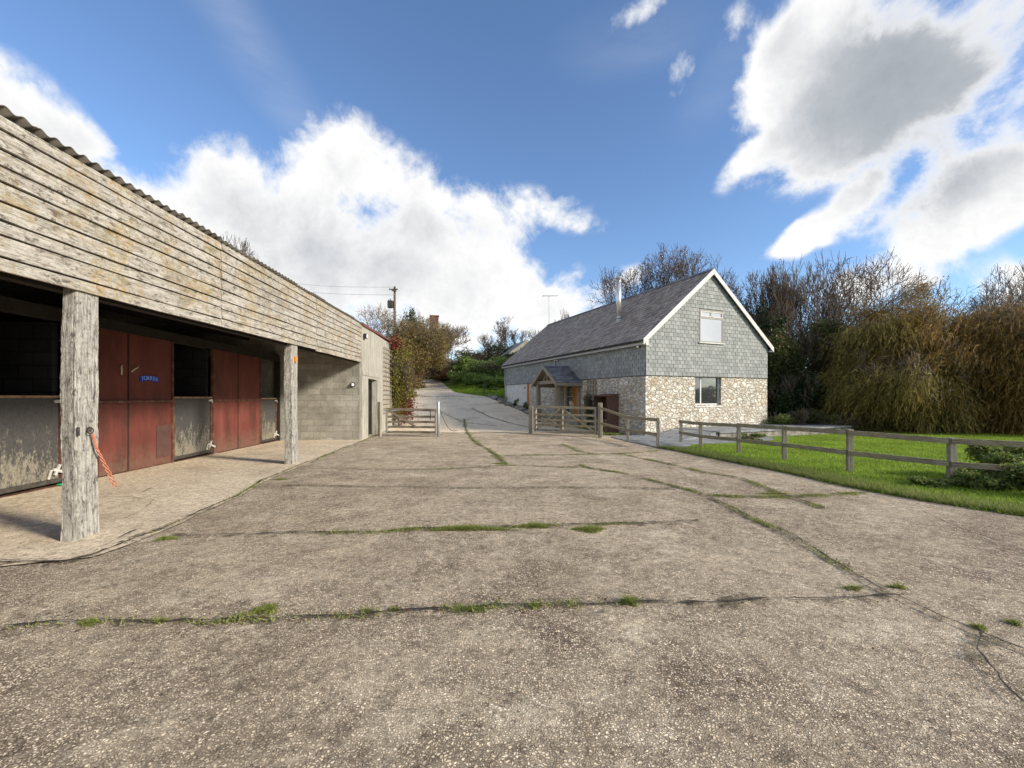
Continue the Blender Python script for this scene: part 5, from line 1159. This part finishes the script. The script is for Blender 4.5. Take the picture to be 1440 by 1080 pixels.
for k, (px, Y, top, hw_, m, lf, lb) in enumerate([
    (1105, 22.5, 455, 40, 15000, 'leaf_ivy', 'tall dark ivy and holly bush right beside the barn gable'), (1165, 22.5, 440, 44, 17000, 'leaf_ivy', 'brown-green ivy thicket under the vase-shaped tree'),
    (1160, 23.5, 470, 46, 15000, 'leaf_ivy', 'deep brown-green ivy mass between the bare trunks'), (1120, 21.5, 520, 36, 9000, 'leaf_dark', 'glossy dark evergreen shrub behind the patio'), (1085, 24, 420, 26, 9000, 'leaf_dark', 'dark evergreen column touching the barn outline'),
    (1205, 21.5, 500, 42, 12000, 'leaf_ivy', 'dark bramble thicket between the ivy bush and the olive willow'), (1215, 24, 455, 36, 9000, 'leaf_ivy', 'dull green thicket behind the olive willow'),
    (1330, 24.5, 470, 90, 16000, 'leaf_ivy', 'dark thicket deep behind the rust-coloured willow'), (1450, 24, 450, 70, 12000, 'leaf_ivy', 'dark thicket filling the right edge behind the willow')]):
    shrub(px, Y, top, hw_, 80 + k, lb, lf, m, .16, group=GR)
for k, (X_, Y_, h_, w_, lb) in enumerate([(46, 3, 3.2, 6, 'hedge bush far beyond the right edge of the lawn, nearest'), (49, 11, 3.6, 7, 'hedge bush far beyond the right edge of the lawn, middle'), (44, -6, 3.0, 6, 'hedge bush to the right behind the viewpoint')]):
    shrub(0, Y_, 0, 0, 150 + k, lb, 'leaf_ivy', 6000, .35, group='far right hedge', X=X_, H=h_, sprd=w_, stems=False)
def willow(px, Y, top, halfw_px, seed, label, leaf, nst, sweep=(-.25, 0), group=GR):
    X = (px - 720) / F_PX * Y; g = float(zg(X, Y)); H = CAMZ + (HOR - top) / F_PX * Y - g; sp_ = halfw_px * Y / F_PX; rg = np.random.default_rng(seed)
    e = empty('willow', (X, Y, g), 0, label, 'tree', group); s = skeleton(seed, H * 1.05, sp_ * 1.0, 7, trunk=.12, r0=.16, multi=4, ang=38, rmin=.014, trop=.03, wind=(sweep[0], 0)); nst = int(nst * .82)
    segs_mesh('trunk', s[s[:, 6] > .04][:, :8], M['bark'], e, 5); segs_mesh('branches', s[s[:, 6] <= .04][:, :8], M['twig_pale'], e, 3)
    t = s[s[:, 8] <= 3]; nc = max(60, nst // 55); cc = t[rg.integers(0, len(t), nc)][:, 3:6]; ki = rg.integers(0, nc, nst); st = cc[ki] + rg.normal(0, 1, (nst, 3)) * (.34, .34, .22)
    # extra strand roots low on the outside so that it reaches the grass
    m2 = nst // 2; n2_ = max(40, m2 // 60); a = rg.uniform(0, 6.28, n2_); rr = rg.uniform(.55, 1.02, n2_) * sp_; ex = np.c_[rr * np.cos(a), rr * np.sin(a) * .8, rg.uniform(.12, .78, n2_) * H * (1.15 - .5 * rr / sp_)]; k2 = rg.integers(0, n2_, m2); ex = ex[k2] + rg.normal(0, 1, (m2, 3)) * (.30, .30, .18)
    st = np.concatenate([st, ex]); nst2 = len(st); kk = np.concatenate([ki, nc + k2]); cl_az = rg.normal(0, .8, nc + n2_); cl_L = rg.uniform(.55, 1.6, nc + n2_); L = cl_L[kk] * rg.uniform(.6, 1.15, nst2); az_ = np.arctan2(st[:, 1], st[:, 0]) + cl_az[kk] + rg.normal(0, .22, nst2)
    # neighbouring strands comb the same way
    out = np.c_[np.cos(az_), np.sin(az_)] * (rg.uniform(.2, .75, nc + n2_)[kk] * rg.uniform(.8, 1.2, nst2))[:, None] + np.array(sweep); K = 9; V = []; F = []
    P_ = []; 
    for k in range(K):
        t_ = (k + rg.uniform(0, .9, nst2)) / K; q = st.copy(); q[:, :2] += out * (L * t_ ** .7)[:, None]; q[:, 2] += L * (.22 * t_ - 1.0 * t_ ** 1.8); q += rg.normal(0, .02, q.shape); tx = np.c_[out * .7 * (t_ ** -.3 * L)[:, None], L * (.22 - 1.8 * t_ ** .8)]
        tx /= np.linalg.norm(tx, axis=1)[:, None] + 1e-9; tx = tx + rg.normal(0, .28, tx.shape); tx /= np.linalg.norm(tx, axis=1)[:, None]
        sd_ = np.cross(tx, rg.normal(0, 1, tx.shape)); sd_ /= np.linalg.norm(sd_, axis=1)[:, None] + 1e-9; ln = (.13 * rg.uniform(.6, 1.4, nst2))[:, None]; wd = (.013 * rg.uniform(.6, 1.4, nst2))[:, None]
        P_.append(np.stack([q - tx * ln, q + sd_ * wd, q + tx * ln, q - sd_ * wd], 1))
    V = np.stack(P_, 1).reshape(-1, 3); V[:, 2] = np.maximum(V[:, 2], .05); mesh_np('hanging_foliage', V, np.arange(len(V)).reshape(-1, 4), M[leaf], e); return e
willow(1243, 20.5, 452, 52, 91, 'olive-green drooping willow nearest the barn, shorter than its neighbours', 'leaf_willow', 9000)
willow(1330, 20.5, 402, 74, 92, 'large rust and olive drooping willow in the middle of the row', 'leaf_mix', 13000, sweep=(-.5, -.1))
willow(1425, 19.0, 412, 60, 93, 'rust-brown drooping willow at the right edge of the lawn', 'leaf_mix', 12000, sweep=(-.45, -.1))
willow(1290, 19.6, 490, 50, 94, 'low olive willow growth sweeping the back of the lawn', 'leaf_willow', 8000)
willow(1530, 18, 400, 70, 95, 'brown willow just beyond the right edge', 'leaf_rust', 8000)
for k in range(9):
    px = 1085 + k * 47; shrub(px, 20.0 - .12 * k, 578 - (k * 7) % 13, 30, 120 + k, None, 'leaf_ivy' if k % 2 else 'leaf_bramble', 3600, .09, group='low undergrowth along the back of the lawn', ry=.7)
labs = ['low green undergrowth at the barn end of the lawn edge', 'dark undergrowth behind the far patio corner', 'undergrowth just right of the patio corner', 'dark low bush at the foot of the olive willow', 'green low bush between the two willows', 'dark low bush under the low olive willow', 'green undergrowth at the foot of the large rust willow', 'dark undergrowth right of the large rust willow trunk', 'green undergrowth at the right edge of the lawn']
for o in [q for q in COL.objects if q.get('group') == 'low undergrowth along the back of the lawn']: o['label'] = labs.pop(0); o['category'] = 'shrub'
# brambles over the fence
def bramble(X, Y, sx_, sy_, h, m, seed, label):
    e = empty('bramble_bush', (X, Y, gp(X, Y)), 0, label, 'bramble', 'brambles on the lawn fence'); rg = np.random.default_rng(seed); p_ = lobes(rg, m, sx_, sy_, h); leaves(p_, .06, M['leaf_bramble'], 'leaves', e, .6)
    mb = MB()
    for k in range(26):
        a = rg.uniform(0, 6.28); L = rg.uniform(.3, 1.0); pts_ = [(rg.uniform(-.3, .3) * sx_ + math.cos(a) * t * L * sx_, math.sin(a) * t * L * sy_, h * (1.5 * t - 1.2 * t * t) * rg.uniform(.8, 1.1) + .02) for t in np.linspace(0, 1, 7)]; mb.tube(pts_, .005, 4, False)
    mb.build('stems', M['twig'], e)
bramble(8.35, 6.75, .65, .5, .66, 13000, 1, 'dense dark bramble bush over the lower rail at the right edge'); bramble(7.6, 6.75, .32, .3, .32, 3600, 2, 'low bramble spreading round the foot of the half-buried fence post')
bramble(8.9, 7.4, .6, .5, .80, 8000, 3, 'tallest bramble behind the top rail at the right edge'); bramble(7.05, 7.0, .3, .25, .14, 1400, 4, 'thin trailing bramble in the grass left of the buried post')
bramble(8.35, 5.9, .5, .35, .42, 6000, 5, 'bramble spilling towards the concrete in front of the rail')
bramble(8.6, 15.0, .5, .2, .30, 1800, 6, 'small weedy bramble against the patio base')
# rocks and plants along the barn's foot
def rock(x, y, s, seed):
    rg = np.random.default_rng(seed); mb = MB(); nu, nv = 10, 7; ph = rg.uniform(0, 6, 6)
    for i_ in range(nv + 1):
        for k in range(nu):
            t = 2 * math.pi * k / nu; f = math.pi * i_ / nv; r = s * (1 + .25 * math.sin(2 * t + ph[0]) + .15 * math.sin(3 * f + ph[1]) + rg.uniform(-.08, .08))
            mb.v.append((r * math.sin(f) * math.cos(t) * 1.2, r * math.sin(f) * math.sin(t), r * math.cos(f) * .7))
    mb.f = [(i_*nu+k, i_*nu+(k+1) % nu, i_*nu+nu+(k+1) % nu, i_*nu+nu+k) for i_ in range(nv) for k in range(nu)]
    o = mb.build('rock', M['rock']); o.location = (x, y, float(zg(x, y)) + s * .3); o.rotation_euler = (0, 0, rg.uniform(0, 6)); tag(o, 'grey border rock in the rough row along the foot of the barn', 'rock', 'rocks bordering the foot of the barn')
for k in range(16):
    t = k / 15; px = 747 - 62 * t; x, y, _ = G(px, 585 - 27 * t + .5); rock(x + R.uniform(.0, .35), y + R.uniform(-.15, .15), R.uniform(.12, .26), 200 + k)
for k, (t, lb) in enumerate([(.05, 'low dark plant at the near end of the border by the brown frame'), (.3, 'leafy plant in the border below the middle of the pale wall'), (.5, 'plant in the border by the downpipe'), (.72, 'small plant among the rocks beyond the barn corner')]):
    px = 752 - 60 * t; x, y, _ = G(px, 583 - 24 * t); shrub(0, y, 0, 0, 300 + k, lb, 'leaf_bramble', 1500, .08, 'plants in the barn border', 'plant', 'border_plant', .35, x + .35, .55, .4, False)
x, y, _ = G(850, 613); shrub(0, y, 0, 0, 310, 'weeds growing at the foot of the tall pale gate post', 'leaf_bramble', 900, .06, 'plants in the barn border', 'plant', 'border_plant', .5, x + .25, .22, .5, False)
e = shrub(0, bw_(-.15, 3.9)[1], 0, 0, 311, 'climbing rose on the trellis beside the log store', 'leaf_green', 1500, .08, None, 'climber', 'climbing_rose', .2, bw_(-.15, 3.9)[0], 1.9, .3, True)
# utility pole with transformer and wires
X, Y, Z = P(555, 403, 45); g = float(zg(X, Y)); up = empty('utility_pole', (X, Y, g), 0, 'wooden utility pole with a grey transformer behind the shed', 'utility pole'); h = Z - g
MB().tube([(0, 0, -.5), (0, 0, h)], [.17, .12], 10).build('pole', M['bark'], up, True); mb = MB(); mb.box((-.25, -.3, h - .55), (.25, -.14, h - .45)); mb.box((-.6, -.1, h - .35), (.35, .05, h - .25)); mb.build('crossarm', M['bark'], up)
mb = MB(); mb.box((-.72, -.25, h - 2.3), (-.16, .25, h - 1.55)); mb.tube([(-.44, 0, h - 1.56), (-.44, 0, h - 1.3)], .05, 8); mb.tube([(-.62, 0, h - 1.56), (-.62, 0, h - 1.36)], .05, 8); mb.build('transformer', M['iron'], up, bevel=.03)
mb = MB()
for q in (-.45, .2): mb.tube([(q, -.2, h - .3), (q, -.2, h - .05)], .05, 8)
mb.build('insulator', M['upvcgrey'], up)
for k, (dy, lb) in enumerate(((-.1, 'upper thin wire running left from the utility pole'), (-.95, 'lower thin wire running left from the utility pole'))):
    a = np.array((X - .2, Y, Z + dy + .05)); b_ = np.array(P(300, 372 + k * 9, 62)); mb = MB(); mb.tube([a + (b_ - a) * t + np.array((0, 0, -1.1 * math.sin(math.pi * t))) for t in np.linspace(0, 1, 18)], .012, 4)
    tag(mb.build('overhead_wire', M['iron']), lb, 'wire', 'wires from the utility pole')
# far house chimney and the small building behind the barn
X, Y, Z = P(610, 444, 62); g = float(zg(X, Y)); fh_ = empty('distant_house', (X, Y, g), .2, 'distant house whose brick chimney shows above the bushy trees', 'house')
H = CAMZ + (HOR - 476) / F_PX * 62 - g; hh = Z - g - .15
MB().box((-2.5, -2.5, 0), (2, 2.5, H - 2)).build('wall', M['render'], fh_); MB().prism([(-2.7, -2.8, H - 2), (-2.7, 0, H), (-2.7, 2.8, H - 2)], (4.9, 0, 0)).build('roof', M['slate_r'], fh_)
mb = MB(); mb.box((-.55, -.4, H - .8), (.7, .4, hh)); mb.box((-.62, -.47, hh), (.77, .47, hh + .15)); mb.build('chimney', M['brick'], fh_)
X, Y, Z = P(733, 477, 44); g = float(zg(X, Y)); ob = empty('outbuilding', (X, Y, g), .3, 'pale outbuilding gable just visible past the far end of the barn', 'outbuilding'); H = Z - g
MB().box((-1.3, 0, 0), (2.6, 5, H - 1.6)).build('wall', M['whitewash'], ob); MB().prism([(-1.5, -.1, H - 1.6), (.65, -.1, H), (2.8, -.1, H - 1.6)], (0, 5.2, 0)).build('roof', M['block'], ob)
